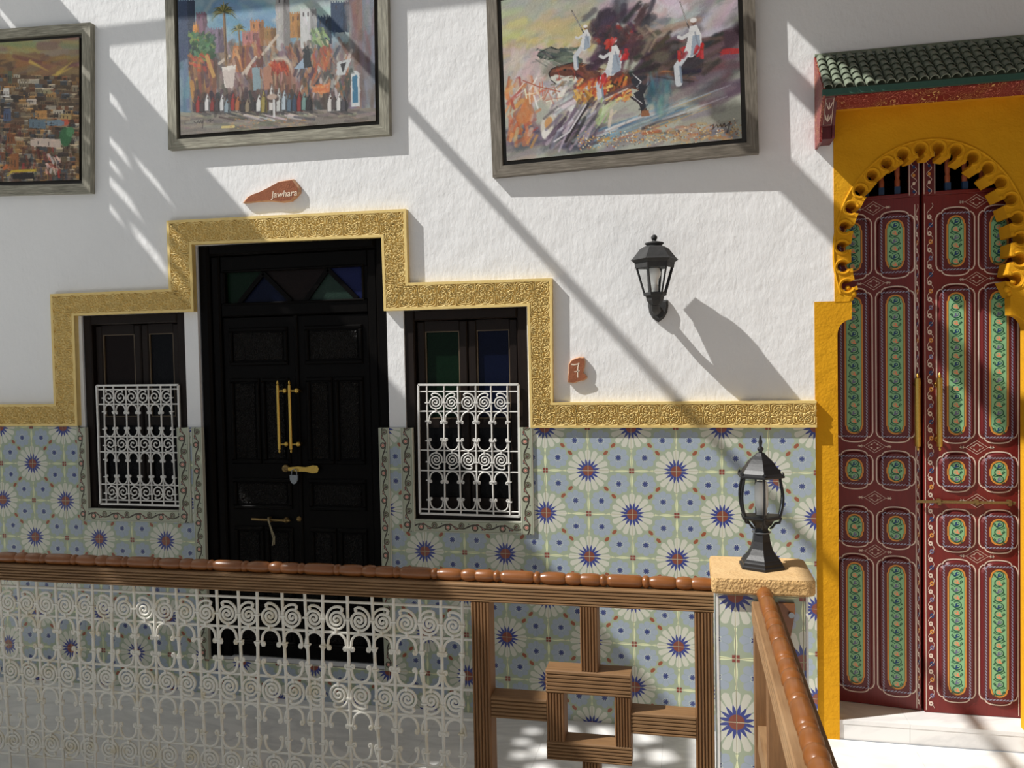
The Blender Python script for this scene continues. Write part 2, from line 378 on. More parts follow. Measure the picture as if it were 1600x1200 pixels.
# ================================================================== STRUCTURE
WY = 0.014                                   # plaster plane (tile faces are at y = 0)
H = 4.2
def grid_wall(x0, x1, z0, z1, holes, y0, y1):
    xs = sorted({x0, x1, *[h[0] for h in holes], *[h[1] for h in holes]}); zs = sorted({z0, z1, *[h[2] for h in holes], *[h[3] for h in holes]})
    inh = lambda a, b: any(h[0] < a < h[1] and h[2] < b < h[3] for h in holes)
    mb = MB(); ok = {}
    for i in range(len(xs)-1):
        for j in range(len(zs)-1): ok[i, j] = not inh((xs[i]+xs[i+1])/2, (zs[j]+zs[j+1])/2)
    for (i, j), k in ok.items():
        if not k: continue
        a, b, c, d = xs[i], xs[i+1], zs[j], zs[j+1]
        mb.add([(a,y0,c),(b,y0,c),(b,y0,d),(a,y0,d)], [(0,1,2,3)]); mb.add([(a,y1,c),(b,y1,c),(b,y1,d),(a,y1,d)], [(3,2,1,0)])
        for di, dj, q in ((-1,0,[(a,c),(a,d)]),(1,0,[(b,c),(b,d)]),(0,-1,[(a,c),(b,c)]),(0,1,[(a,d),(b,d)])):
            if not ok.get((i+di, j+dj), False):
                (p, r1), (p2, r2) = q; mb.add([(p,y0,r1),(p2,y0,r2),(p2,y1,r2),(p,y1,r1)], [(0,1,2,3)])
    return mb
W1 = (-2.69, -2.077, -.232+Z0, .797+Z0); W2 = (-.886, -.277, -.248+Z0, .767+Z0)
D1 = (-2.0, -.972, -1.0+Z0, 1.135+Z0)
A0 = (1.081, 1.839, .74+Z0, 1.60+Z0); A1 = (1.004, 1.918, 0.0, .74+Z0)
mb = grid_wall(-6.0, 3.6, 0, H, [W1, W2, D1, A0, A1], WY, .34)
wall = part('wall_back', mb, 'plaster', None)
tag(wall, 'rough white plaster wall behind the paintings and lantern', 'wall', kind='structure')
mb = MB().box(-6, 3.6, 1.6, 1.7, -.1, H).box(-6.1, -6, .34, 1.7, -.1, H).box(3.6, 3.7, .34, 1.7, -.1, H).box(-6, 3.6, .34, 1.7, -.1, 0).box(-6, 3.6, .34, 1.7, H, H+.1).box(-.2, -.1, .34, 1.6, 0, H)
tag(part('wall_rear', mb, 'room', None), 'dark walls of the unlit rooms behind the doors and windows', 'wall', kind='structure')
m = Mat('bounce_brown', rough=.9); n1 = m.noise(5, 3); m.color(m.mix(n1, (.34, .24, .16), (.44, .32, .22))); MT['sidewall'] = m.m
tag(part('wall_bounce', MB().box(2.35, 2.5, -3.4, WY, 0, H), 'sidewall', None), 'unseen brown side wall added at the right for warm bounce light', 'wall', kind='structure')  # out of view, added to dim and warm the ambient light
# floor slabs
floor = tag(part('floor', MB().box(-7, 4.5, -6.5, WY, -.08, -.006), 'grout', None), 'pale veined marble gallery floor in front of the wall', 'floor', kind='structure')
xs = [-.2 + .529*k for k in range(-12, 9)]; ys = [WY, -.93, -1.86, -2.79, -3.72, -4.65, -5.6]
for i in range(len(xs)-1):
    for j in range(len(ys)-1):
        o = part('marble_slab', MB().box(xs[i], xs[i]+.5282, ys[j+1]+.0008, ys[j], -.01, 0), 'marble', floor)
# doorstep in the arch
step = root('floor_step', 'low marble step in front of the red double door', 'step', (1.46, .1, 0), kind='structure')
for a, b in ((1.085, 1.3775), (1.3785, 1.906)):
    part('tread_slab', MB().box(a, b, WY+.004, .34, .070, .087), 'marble', step); part('riser_slab', MB().box(a, b, WY+.006, .03, 0, .070), 'marble', step)
# unseen roof placed to cast the shade bands and dapples: sheet with shaped slits on the left, solid on the right, rafters between
def sheet(name, outer, holes, z0, z1, mat):
    V = [Vector(p) for p in outer]; E = [(i, (i+1) % len(outer)) for i in range(len(outer))]
    for h in holes:
        b = len(V); V += [Vector(p) for p in h]; E += [(b+i, b+(i+1) % len(h)) for i in range(len(h))]
    v2, e2, f2, *_ = geometry.delaunay_2d_cdt(V, E, [], 0, 1e-6)
    def inside(p, poly):
        c = False
        for i in range(len(poly)):
            (x1, y1), (x2, y2) = poly[i-1], poly[i]
            if (y1 > p.y) != (y2 > p.y) and p.x < (x2-x1)*(p.y-y1)/(y2-y1)+x1: c = not c
        return c
    mb = MB(); keep = []
    for f in f2:
        ce = sum((v2[i] for i in f), Vector((0, 0)))/len(f)
        if inside(ce, outer) and not any(inside(ce, h) for h in holes): keep.append(tuple(f))
    mb.add([(p.x, p.y, z0) for p in v2], keep); mb.add([(p.x, p.y, z1) for p in v2], keep)
    return part(name, mb, mat, None)
def slit(p, q, wd):
    p, q = Vector(p), Vector(q); t = (q-p).normalized(); n = Vector((-t.y, t.x)); m_ = (p+q)/2
    return [tuple(p), tuple(m_ + n*wd*.68 - t*.01), tuple(q), tuple(m_ - n*wd*.68 - t*.02)]
SL = [((-3.622,-.455),(-3.66,-.53),.035), ((-3.735,-.50),(-3.757,-.545),.03), ((-3.815,-.53),(-3.845,-.63),.045), ((-3.955,-.575),(-3.975,-.64),.03),
      ((-3.575,-.50),(-3.602,-.61),.03), ((-3.91,-.63),(-3.965,-.745),.045), ((-3.62,-.19),(-3.67,-.28),.03), ((-3.70,-.655),(-3.735,-.72),.05), ((-3.80,-.70),(-3.83,-.78),.05), ((-3.88,-.74),(-3.95,-.80),.05),
      ((-3.80,-2.33),(-3.84,-2.37),.05), ((-3.99,-2.42),(-4.02,-2.46),.06), ((-4.055,-2.47),(-4.08,-2.50),.04), ((-3.83,-2.24),(-3.87,-2.28),.06), ((-4.05,-2.24),(-4.09,-2.28),.05),
      ((-3.95,-1.66),(-3.99,-1.71),.07), ((-3.975,-1.77),(-4.01,-1.82),.07), ((-3.96,-1.89),(-4.0,-1.94),.07), ((-3.70,-1.72),(-3.74,-1.80),.05), ((-3.56,-1.95),(-3.62,-2.02),.06)]
SL += [((x_, y_), (x_-.03-.03*random.random(), y_-.06-.05*random.random()), .03+.03*random.random()) for x_, y_ in [(-3.48,-.72),(-3.42,-.35),(-4.35,-1.3),(-4.6,-1.1),(-4.2,-2.8),(-4.55,-2.3),(-4.3,-2.05),(-5.1,-2.2),(-4.75,-2.9)]]
SL += [((x_, y_), (x_-.05, y_-.13), .10) for x_, y_ in [(-3.80,-1.60),(-3.62,-1.58),(-3.44,-1.60),(-3.86,-1.80),(-3.52,-1.77),(-3.36,-1.76),(-3.84,-1.96),(-3.68,-2.03),(-3.42,-1.94)]]  # larger holes added to drop sun dapples on the floor
XE = -3.245
c1 = sheet('shade_roof', [(-7.2,-4.2),(XE,-4.2),(XE,WY),(-7.2,WY)], [slit(*s) for s in SL], H, H+.004, 'ceil')
tag(c1, 'unseen thin sheet added to shade the left of the gallery, slits shaped for sun dapples', 'shade sheet', kind='structure')
c2 = part('shade_roof', MB().box(-.04, 3.6, -3.4, WY, H, H+.12), 'timber', None)  # out of view, placed to shade the upper right
tag(c2, 'unseen timber deck placed to shade the right end of the gallery', 'roof', kind='structure')
for nm, x_, wd, zz in (('roof_beam', -1.985, .042, H), ('roof_beam', -.655, .13, H+.0), ('roof_beam', -.262, .07, H)):
    tag(part(nm, MB().box(x_-wd/2, x_+wd/2, -4.2, {-1.985: WY, -.655: -.57, -.262: -.44}[x_], zz, zz+(.03 if x_ < -1 else .05)), 'timber', None), 'timber rafter above the gallery, %s' % {-1.985: 'over the black door', -.655: 'the wide one, shortened to place its shadow', -.262: 'next to the roof deck, shortened to place its shadow'}[x_], 'beam', 'gallery rafters', 'structure')  # out of view; two cut short so their shadows start past the painting
tag(part('roof_beam', MB().box(-7.2, -.04, -.315, -.285, H+.06, H+.09), 'timber', None), 'timber purlin running along the wall above the rafters', 'beam', kind='structure')

# ------------------------------------------------------------------ gold carved trim
OUT = [(-4.7,.332),(-2.852,.330),(-2.850,.916),(-2.139,.916),(-2.139,1.265),(-.850,1.250),(-.848,.898),(-.150,.892),(-.156,.318),(1.0,.317)]
INN = [(-4.7,.214),(-2.712,.214),(-2.708,.797),(-2.0,.797),(-2.0,1.137),(-.978,1.122),(-.974,.767),(-.268,.767),(-.264,.200),(1.0,.200)]
OUT2 = [(1.926,.317),(2.349,.317)]; INN2 = [(1.926,.200),(2.349,.200)]
def lerp2(a, b, t): return (a[0]+(b[0]-a[0])*t, a[1]+(b[1]-a[1])*t)
def band(t0, t1, y0, y1):
    mb = MB(); n = len(OUT)
    for k in range(n):
        a, b = lerp2(OUT[k], INN[k], t0), lerp2(OUT[k], INN[k], t1)
        mb.v += [(a[0], y0, a[1]+Z0), (b[0], y0, b[1]+Z0), (b[0], y1, b[1]+Z0), (a[0], y1, a[1]+Z0)]
    for k in range(n-1):
        o = 4*k
        for q in range(4): mb.f.append((o+q, o+(q+1) % 4, o+4+(q+1) % 4, o+4+q)); mb.mi.append(0)
    mb.f += [(0, 1, 2, 3), tuple(4*(n-1)+i for i in range(4))]; mb.mi += [0, 0]
    return mb
TY = -.014
# motif: mirrored scrolls, lobed palmettes and pointed leaves, distance field -> relief height
PER, BW = .19, .094
def motif(nu=95, nv=48):
    pts=[]
    def add(P): pts.extend(P)
    def curve(fn,n=60): add([fn(i/(n-1)) for i in range(n)])
    h=PER/2
    for s_ in (0,1):
        f_=(lambda p:p) if s_==0 else (lambda p:(h-p[0],BW-p[1]))
        def bz(a,b,c,d): curve(lambda t:f_(tuple((1-t)**3*a[i]+3*t*(1-t)**2*b[i]+3*t*t*(1-t)*c[i]+t**3*d[i] for i in (0,1))))
        def sp(cx,cy,r0,r1,a0,tr): curve(lambda t:f_((cx+(r0+(r1-r0)*t)*math.cos(a0+tr*2*PI*t),cy+(r0+(r1-r0)*t)*math.sin(a0+tr*2*PI*t))),90)
        def dot(cx,cy,r): curve(lambda t:f_((cx+r*math.cos(2*PI*t),cy+r*math.sin(2*PI*t))),30)
        bz((0,.004),(0,.014),(0,.024),(0,.037))
        bz((0,.008),(.010,.010),(.020,.018),(.016,.030)); bz((.016,.030),(.010,.030),(.006,.024),(.004,.016))
        bz((.002,.004),(.018,.004),(.034,.010),(.037,.024)); bz((.037,.024),(.030,.024),(.024,.018),(.020,.012))
        bz((.010,.001),(.022,.001),(.034,.001),(.046,.002)); bz((.046,.004),(.042,.014),(.046,.022),(.044,.032))
        bz((.044,.032),(.042,.040),(.032,.038),(.026,.034)); bz((.026,.034),(.022,.042),(.010,.040),(.008,.047))
        dot(.020,.0485,.0045); dot(.036,.0485,.004); bz((0,.046),(.004,.050),(.004,.054),(0,.058))
        sp(.0140,.0695,.0022,.0115,3.6,1.35)
        bz((0,.0845),(.010,.088),(.028,.086),(.032,.072)); bz((.032,.072),(.034,.062),(.026,.056),(.030,.056))
        bz((.004,.0925),(.018,.093),(.034,.092),(.044,.080)); bz((.044,.080),(.040,.072),(.046,.066),(.043,.058)); bz((0,.072),(.002,.078),(.002,.082),(0,.088))
    P=np.array(pts); P=np.concatenate([P,np.stack([-P[:,0],P[:,1]],1),np.stack([PER-P[:,0],P[:,1]],1)])
    U,V=np.meshgrid(np.arange(nu)*PER/nu,np.arange(nv)*BW/(nv-1),indexing='ij')
    D=np.full(U.shape,9.)
    for c in range(0,len(P),200):
        q=P[c:c+200];D=np.minimum(D,np.sqrt((U[...,None]-q[:,0])**2+(V[...,None]-q[:,1])**2).min(-1))
    t=np.clip((.0030-D)/.0014,0,1);return t*t*(3-2*t)
HM = motif(); NU, NV = HM.shape
def build_trim(trim):
    part('backing_band', band(0, 1, TY+.0100, WY+.002), 'gold', trim)
    part('outer_rim', band(0, .10, TY-.004, TY+.012), 'gold', trim); part('inner_rim', band(.90, 1, TY-.004, TY+.012), 'gold', trim)
    for k in range(len(OUT)-1):
        o0, o1, i0, i1 = OUT[k], OUT[k+1], INN[k], INN[k+1]
        a0, a1, b0, b1 = lerp2(o0, i0, .095), lerp2(o1, i1, .095), lerp2(o0, i0, .905), lerp2(o1, i1, .905)
        L = math.hypot(*(lerp2(a1, b1, .5)[i]-lerp2(a0, b0, .5)[i] for i in (0, 1)))
        ns = max(4, int(L/.0020)); st = np.linspace(0, 1, ns+1)[:, None, None]; tt = np.linspace(0, 1, NV)[None, :, None]
        A = np.array(a0)*(1-st)+np.array(a1)*st; B = np.array(b0)*(1-st)+np.array(b1)*st; Pm = A*(1-tt)+B*tt
        d = np.array([o1[0]-o0[0], o1[1]-o0[1]]); d = d/np.linalg.norm(d); s_abs = (Pm*d).sum(-1)
        idx = np.round((s_abs % PER)/PER*NU).astype(int) % NU
        hh = HM[idx, np.arange(NV)[None, :]]
        y = TY + .0080 - .0112*hh
        V = np.stack([Pm[..., 0], y, Pm[..., 1]+Z0], -1).reshape(-1, 3)
        ii = (np.arange(ns)[:, None]*NV + np.arange(NV-1)[None, :]).ravel()
        F = np.stack([ii, ii+1, ii+NV+1, ii+NV], 1)
        me = bpy.data.meshes.new('carved_relief'); me.from_pydata(V.tolist(), [], F.tolist()); me.materials.append(MT['gold'])
        me.polygons.foreach_set('use_smooth', [True]*len(F))
        if me.polygons[0].normal.y > 0: me.flip_normals()
        link('carved_relief', me, trim, -Vector(trim.location))


trim = root('trim_1', 'stepped gold band of carved arabesque around door and windows', 'trim', (-1.49, 0, Z0+.2), kind='structure')
build_trim(trim)
OUT, INN = OUT2, INN2
build_trim(root('trim_2', 'short carved gold band right of the red door', 'trim', (2.13, 0, Z0+.2), kind='structure'))

# ------------------------------------------------------------------ wainscot tiles
TS = .2
REG = [(-4.7,-2.723,-1.18,.214),(-2.723,-2.058,-1.18,-.292),(-2.058,-2.043,-1.18,.203),(-2.043,-.971,-1.18,-1.0),(-.971,-.909,-1.18,.2),(-.909,-.257,-1.18,-.305),(-.257,.9975,-1.18,.2),(1.926,2.349,-1.18,.2)]
part('grout_bed', MB().box(-3.9, -2.043, .006, WY+.001, 0, .203+Z0) if False else (lambda m_: [m_.box(a, b, .0035, WY+.001, c+Z0, d+Z0) for a, b, c, d in REG] and m_)(MB()), 'grout', wall)
TM = {}
def tile_mesh(boxes, flip, ax='y', y0=0.0, y1=.006):
    g = .0005; mb = MB(); uv = []
    for a, b, c, d in boxes:
        e = .0008
        mb.bev(a+(g if a < 1e-6 else 0), b-(g if b > TS-1e-6 else 0), y0, y1, c+(g if c < 1e-6 else 0), d-(g if d > TS-1e-6 else 0), e)
    for q in mb.v:
        u_, v_ = q[0]/TS, q[2]/TS; uv.append((1-u_ if flip else u_, v_))
    mb.uv = uv; return mb.mesh('wall_tile', 'tile')
def lay(regs, ox, oz, par):
    x0 = min(r_[0] for r_ in regs); x1 = max(r_[1] for r_ in regs)
    for i in range(math.floor((x0-ox)/TS)-1, math.ceil((x1-ox)/TS)+1):
        for j in range(-7, 2):
            gx, gz = ox+i*TS, oz+j*TS; bx = []
            for a, b, c, d in regs:
                p, q, r_, s_ = max(a-gx, 0), min(b-gx, TS), max(c-gz, 0), min(d-gz, TS)
                if q-p > .002 and s_-r_ > .002: bx.append((round(p, 5), round(q, 5), round(r_, 5), round(s_, 5)))
            if not bx: continue
            flip = (i+j+par) % 2 != 0; key = (tuple(bx), flip)
            if key not in TM: TM[key] = tile_mesh(bx, flip)
            link('wall_tile', TM[key], wall, (gx, 0, gz+Z0))
lay(REG[:3], -3.0168, .0088, 0); lay(REG[3:], 0.0, 0.0, 0)
# painted border strips
def strip(x0, x1, z0, z1, vertical, parent, y0=-.009, cut=None):
    mb = MB(); mb.bev(x0, x1, y0, WY+.001, z0+Z0, z1+Z0, .002)
    mb.uv = [((q[2]-z0-Z0, (q[0]-x0)/(x1-x0)) if vertical else (q[0]-x0, (q[2]-z0-Z0)/(z1-z0))) for q in mb.v]
    return part('border_strip', mb, 'border', parent)
for a in [(-2.727,-2.673,-.292,.204,1),(-2.128,-2.058,-.292,.203,1),(-2.673,-2.128,-.292,-.228,0),(-2.043,-1.984,-1.0,.203,1),(-1.021,-.969,-1.0,.2,1),(-.909,-.847,-.305,.2,1),(-.319,-.257,-.305,.2,1),(-.847,-.319,-.305,-.245,0)]:
    strip(*a[:4], a[4], wall)

# ------------------------------------------------------------------ windows
def window(name, label, op, glasses, midx):
    x0, x1, z0, z1 = op; t = root(name, label, 'window', ((x0+x1)/2, .1, z0), kind='structure')
    fy0, fy1 = .022, .12; fwid = .05
    for a, b, c, d in ((x0, x0+fwid, z0, z1), (x1-fwid, x1, z0, z1), (x0+fwid, x1-fwid, z1-fwid, z1), (x0+fwid, x1-fwid, z0, z0+.04)):
        part('window_frame', MB().bev(a, b, fy0, fy1, c, d, .006), 'brown', t)
    for k, (a, b) in enumerate(((x0+fwid+.003, midx-.002), (midx+.002, x1-fwid-.003))):
        c, d = z0+.043, z1-fwid-.003; s_ = .042; y0, y1 = .048, .085
        mb = MB().bev(a, a+s_, y0, y1, c, d, .006).bev(b-s_, b, y0, y1, c, d, .006)
        zr = [c, c+.26, c+.62 if False else d-.34, d-.05]
        mb.box(a+s_, b-s_, y0+.003, y1, c, c+.06).box(a+s_, b-s_, y0+.003, y1, d-.05, d).box(a+s_, b-s_, y0+.003, y1, c+.40, c+.445)
        cs = part('casement', mb, 'brown', t)
        part('window_pane', MB().box(a+s_, b-s_, .064, .069, c+.445, d-.05), glasses[k], cs)
        pt = MB()
        for p_, q_, r_, t_ in ((a+s_, b-s_, c+.445, c+.449), (a+s_, b-s_, d-.054, d-.05), (a+s_, a+s_+.004, c+.449, d-.054), (b-s_-.004, b-s_, c+.449, d-.054)): pt.box(p_, q_, .055, .064, r_, t_)
        part('putty_edge', pt, 'putty', cs)
        part('window_pane', MB().box(a+s_, b-s_, .064, .069, c+.06, c+.40), 'dark_glass', cs)
    part('sill_board', MB().box(x0, x1, WY+.002, .022, z0, z0+.006), 'brown', t)
    return t
window('window_1', 'dark wooden casement window left of the black door', W1, ('amber_glass', 'dark_glass'), -2.36)
window('window_2', 'dark wooden casement window with green and blue glass right of the black door', W2, ('green_glass', 'blue_glass'), -.576)

# ------------------------------------------------------------------ wrought iron pieces (module b wide)
def iron_pieces(b, rr, turns, mat):
    k = b/.0863
    def spiral_mesh(mirror, dn):
        P = []; e0 = -80
        for i in range(44):
            t = i/43; a = math.radians(e0 - 360*turns*(1-t)); r_ = ((.004 if turns > 2 else .007) + (.031 if turns > 2 else .028)*t)*k
            P.append((r_*math.cos(a), 0, r_*math.sin(a)))
        for i in range(1, 13):
            t = i/12; a = math.radians(e0 + 185*t); r_ = (.035 + .013*t)*k
            P.append((r_*math.cos(a)*.93, 0, r_*math.sin(a)))
        e = P[-1]; P += [(e[0]-.008*k, 0, e[2]-.006*k), (e[0]-.005*k, 0, e[2]-.012*k)]
        if mirror: P = [(-p[0], p[1], p[2]) for p in P]
        if dn: P = [(p[0], p[1], -p[2]) for p in P]
        mb = MB().tube(P, [rr*.9 if i < 3 else rr for i in range(len(P))], 6); mb.ball(P[-1], rr*1.35, 6); mb.ball(P[0], rr*1.2, 6)
        mb.box(-.004*k, .004*k, -rr*1.3, rr*1.3, (.030 if dn else -.046)*k, (.046 if dn else -.030)*k)
        return mb.mesh('spiral_scroll', mat, True)
    def arch_mesh(dn):
        R = []
        for i in range(9):
            a = math.radians(90 - 90*i/8); R.append((.034*k*math.cos(a), 0, (-.036 + .036*math.sin(a))*k))
        R += [(.0365*k, 0, -.046*k), (.0365*k, 0, -.054*k), (.033*k, 0, -.060*k), (.0275*k, 0, -.0595*k), (.0255*k, 0, -.054*k), (.0285*k, 0, -.0505*k)]
        Lh = [(-p[0], p[1], p[2]) for p in reversed(R[1:])]; P = Lh + R
        if dn: P = [(p[0], p[1], -p[2]) for p in P]
        mb = MB().tube(P, rr*.95, 6); mb.ball(P[0], rr*1.3, 6); mb.ball(P[-1], rr*1.3, 6)
        return mb.mesh('arch_scroll', mat, True)
    return dict(sp=[[spiral_mesh(m_, d_) for d_ in (0, 1)] for m_ in (0, 1)], ar=[arch_mesh(0), arch_mesh(1)])
def bar_mesh(z0, z1, rr, collars, mat):
    mb = MB().tube([(0, 0, z0), (0, 0, (z0+z1)/2), (0, 0, z1)], rr, 6)
    for z in collars: mb.box(-.0105, .0105, -rr*1.5, rr*1.5, z-.0028, z+.0028)
    return mb.mesh('vertical_bar', mat, True)
def grille_fill(parent, cols, x0, b, rows, zt, zb, rr, mat, xl, xr, wob=0.0, pieces=None, extra=()):
    """rows: list of (z_top_of_spiral_band, z_bottom_of_spiral_band, z_next_band_top or None)"""
    pc = pieces
    col_z = []
    for (a, c, nx) in rows:
        if nx is not None: col_z += [c-.050*b/.0863, nx+.050*b/.0863]
        col_z += [(a+c)/2 - .006]
    bm_ = bar_mesh(zb, zt, rr*1.12, col_z, mat)
    for i in range(cols+1): link('vertical_bar', bm_, parent, (x0+i*b, 0, 0), (0, random.uniform(-wob, wob)*.3, 0))
    hm = MB().tube([(xl, 0, 0), ((xl+xr)/2, 0, 0), (xr, 0, 0)], rr, 6).mesh('horizontal_bar', mat, True)
    zs = sorted({round(z, 4) for a, c, nx in rows for z in (a, c)} | set(extra))
    for z in zs: link('horizontal_bar', hm, parent, (0, rr*.6, z))
    for ri, (a, c, nx) in enumerate(rows):
        for i in range(cols):
            xc = x0 + (i+.5)*b; dn = 0 if ri == 0 else 1
            zc = (c + .047*b/.0863) if not dn else (a - .047*b/.0863)
            link('spiral_scroll', pc['sp'][(i + ri) % 2][dn], parent, (xc, 0, zc), (0, random.uniform(-wob, wob), 0))
            if nx is not None:
                link('arch_scroll', pc['ar'][0], parent, (xc, 0, c-.002), (0, random.uniform(-wob, wob)*.5, 0))
                link('arch_scroll', pc['ar'][1], parent, (xc, 0, nx+.002), (0, random.uniform(-wob, wob)*.5, 0))
def window_grille(label, xl, xr, zb, zt, cols, bands, yy, inset, tilt, extra=()):
    t = root('window_grille', label, 'grille', ((xl+xr)/2, yy, zb+Z0), (0, tilt, 0), 'white iron window grilles')
    wd = (xr-xl); hz = zt-zb; h_ = wd/2; fr = .0048
    part('grille_frame', MB().box(-h_-fr, -h_+fr, -fr, fr, 0, hz).box(h_-fr, h_+fr, -fr, fr, 0, hz).box(-h_, h_, -fr, fr, -fr, fr).box(-h_, h_, -fr, fr, hz-fr, hz+fr), 'iron_clean', t, world=False)
    b = (wd - 2*inset)/cols
    rows = [tuple(None if q is None else q-zb for q in r_) for r_ in bands]
    grille_fill(t, cols, -h_+inset, b, rows, hz, 0, .0038, 'iron_clean', -h_, h_, .05, iron_pieces(b, .0038, 2.2 if cols == 5 else 1.15, 'iron_clean'), [q-zb for q in extra])
    return t
window_grille('ornate white iron grille in the window left of the black door', -2.607, -2.122, -.205, .424, 6, [(.403,.325,.153),(.153,.072,-.100),(-.100,-.183,None)], .008, .036, .004)
window_grille('ornate white iron grille in the window right of the black door', -.823, -.329, -.220, .405, 5, [(.372,.276,.088),(.088,-.011,-.199)], .008, .046, .010, (-.199,))

# ------------------------------------------------------------------ balustrades
def flute(w0, w1, d0, d1, n=5, dep=.006):       # profile: front face (d0) between w0..w1 grooved; returns [(depth, w)]
    P = []; s_ = (w1-w0)/n
    for i in range(n):
        a = w0 + i*s_
        P += [(d0+(.004 if i == 0 else 0), a+.0012), (d0, a+.0045), (d0, a+s_-.0045), (d0+(dep if i < n-1 else .004), a+s_-.0010)]
        if i < n-1: P += [(d0+dep, a+s_+.0012)]
    return P + [(d1, w1), (d1, w0)]
def beam_x(x0, x1, z0, z1, yf=-1.10, yb=-1.03, n=6):
    return MB().extrude_profile(flute(z0+Z0, z1+Z0, yf, yb, n), x0, x1, 'x')
def beam_z(x0, x1, z0, z1, yf=-1.10, yb=-1.03, n=6):
    return MB().extrude_profile([(w_, d_) for d_, w_ in flute(x0, x1, yf, yb, n)], z0+Z0, z1+Z0, 'z')
def turned(L, r0, shift_=0.0):
    """turned handrail profile: long barrel, ring pair, two short swellings"""
    unit = [(0, .70), (.004, .90), (.010, .97), (.030, 1.0), (.062, 1.0), (.076, .96), (.081, .80), (.083, .72), (.086, .92), (.091, .98), (.096, .92), (.099, .72), (.102, .72), (.106, .86), (.118, .98), (.138, 1.0), (.154, .93), (.160, .78), (.162, .70), (.166, .88), (.178, 1.04), (.192, .98), (.197, .82), (.199, .78), (.203, .92), (.228, 1.0), (.240, .93), (.246, .76), (.249, .90), (.253, .96), (.257, .90), (.261, .72), (.264, .70)]
    P = []; k = -1; U_ = .36; f_ = U_/.264
    while k*U_ - shift_ < L + .4:
        P += [(h*f_+k*U_-shift_, q*r0) for h, q in unit[:-1]]; k += 1
    P = [p for p in P if 0 < p[0] < L]; return [(P[0][1], 0)] + [(q, h) for h, q in P] + [(P[-1][1], L)]
bl = root('balustrade', 'wooden balustrade with white iron scroll panel running along the front', 'balustrade', (-1.5, -1.065, 0))
HZ = -.212
part('handrail', MB().lathe(turned(5.01, .0215), (-4.49, -1.066, HZ+Z0), 14, 'x'), 'handrail', bl, True)
part('top_rail', beam_x(-4.5, .528, -.295, -.231), 'rail_wood_x', bl)
part('post', beam_z(-.272, -.207, -1.18, -.295), 'rail_wood_z', bl); part('post', beam_z(.467, .527, -1.18, -.295), 'rail_wood_z', bl)
part('post', beam_z(-4.5, -4.44, -1.18, -.295), 'rail_wood_z', bl)
part('stub_upright', beam_z(.098, .157, -.508, -.295), 'rail_wood_z', bl); part('stub_upright', beam_z(.098, .157, -1.115, -.812), 'rail_wood_z', bl)
part('box_rail', beam_x(-.018, .262, -.587, -.508, -1.104), 'rail_wood_x', bl); part('box_rail', beam_x(-.018, .262, -.812, -.747, -1.104), 'rail_wood_x', bl)
part('box_upright', beam_z(-.018, .043, -.747, -.587, -1.104), 'rail_wood_z', bl); part('box_upright', beam_z(.208, .262, -.747, -.587, -1.104), 'rail_wood_z', bl)
part('cross_rail', beam_x(-.207, -.018, -.688, -.612), 'rail_wood_x', bl); part('cross_rail', beam_x(.262, .467, -.706, -.632), 'rail_wood_x', bl)
part('bottom_rail', beam_x(-4.44, .467, -1.165, -1.115), 'rail_wood_x', bl)
B = .0863
gp = part('grille_panel', MB().box(-4.445, -.268, -1.072, -1.062, -1.118+Z0, -1.110+Z0).box(-4.445, -.268, -1.072, -1.062, -.299+Z0, -.293+Z0), 'iron_white', bl)
gp2 = link('iron_scrollwork', None, gp, Vector((0, -1.067, Z0)))
pcs = iron_pieces(B, .0051, 2.2, 'iron_white')
bands = [(-.326,-.437,-.612),(-.612,-.716,-.892),(-.892,-.996,None)]
before = set(bpy.data.objects)
grille_fill(gp2, 47, -.300-47*B, B, bands, -.296, -1.115, .0050, 'iron_white', -4.44, -.27, .10, pcs)
for o in set(bpy.data.objects) - before:      # direct sub-parts of the panel
    o.parent = gp; o.location = Vector(o.location) + Vector((0, -1.067, Z0))
bpy.data.objects.remove(gp2)

br = root('balustrade', 'wooden balustrade running from the tiled pillar towards the viewer', 'balustrade', (.675, -2.2, 0))
part('handrail', MB().lathe([(q, h) for q, h in turned(2.3, .0235, .05)], (.676, -3.47, HZ+Z0+.004), 14, 'y'), 'handrail', br, True)
mbx = MB().extrude_profile([(w_, d_) for w_, d_ in flute(-.295+Z0, -.231+Z0, .638, .715, 4)], -3.5, -1.165, 'y')
part('top_rail', mbx, 'rail_wood_y', br)
part('post', MB().extrude_profile(flute(-1.225, -1.165, .642, .712, 4) if False else [(.642,-1.225),(.712,-1.225),(.712,-1.165),(.642,-1.165)], 0, -.295+Z0, 'z'), 'rail_wood_z', br)
part('post', MB().box(.644, .708, -1.62, -1.56, 0, -.295+Z0), 'rail_wood_z', br)
part('cross_rail', MB().box(.648, .706, -1.56, -1.225, -.66+Z0, -.59+Z0), 'rail_wood_y', br)
part('cross_rail', MB().box(.648, .706, -3.4, -1.62, -.66+Z0, -.59+Z0), 'rail_wood_y', br)
part('post', MB().box(.644, .708, -3.46, -3.4, 0, -.295+Z0), 'rail_wood_z', br)
part('wall_bracket', MB().prism([(.718,-.235+Z0),(.765,-.235+Z0),(.765,-.262+Z0),(.752,-.335+Z0),(.742,-.335+Z0)], -1.165, -1.1465), 'handrail', br)
part('screw_head', MB().lathe([(.009, 0), (.009, .003), (.006, .006)], (.754, -1.172, -.268+Z0), 12, 'y'), 'steel', br)

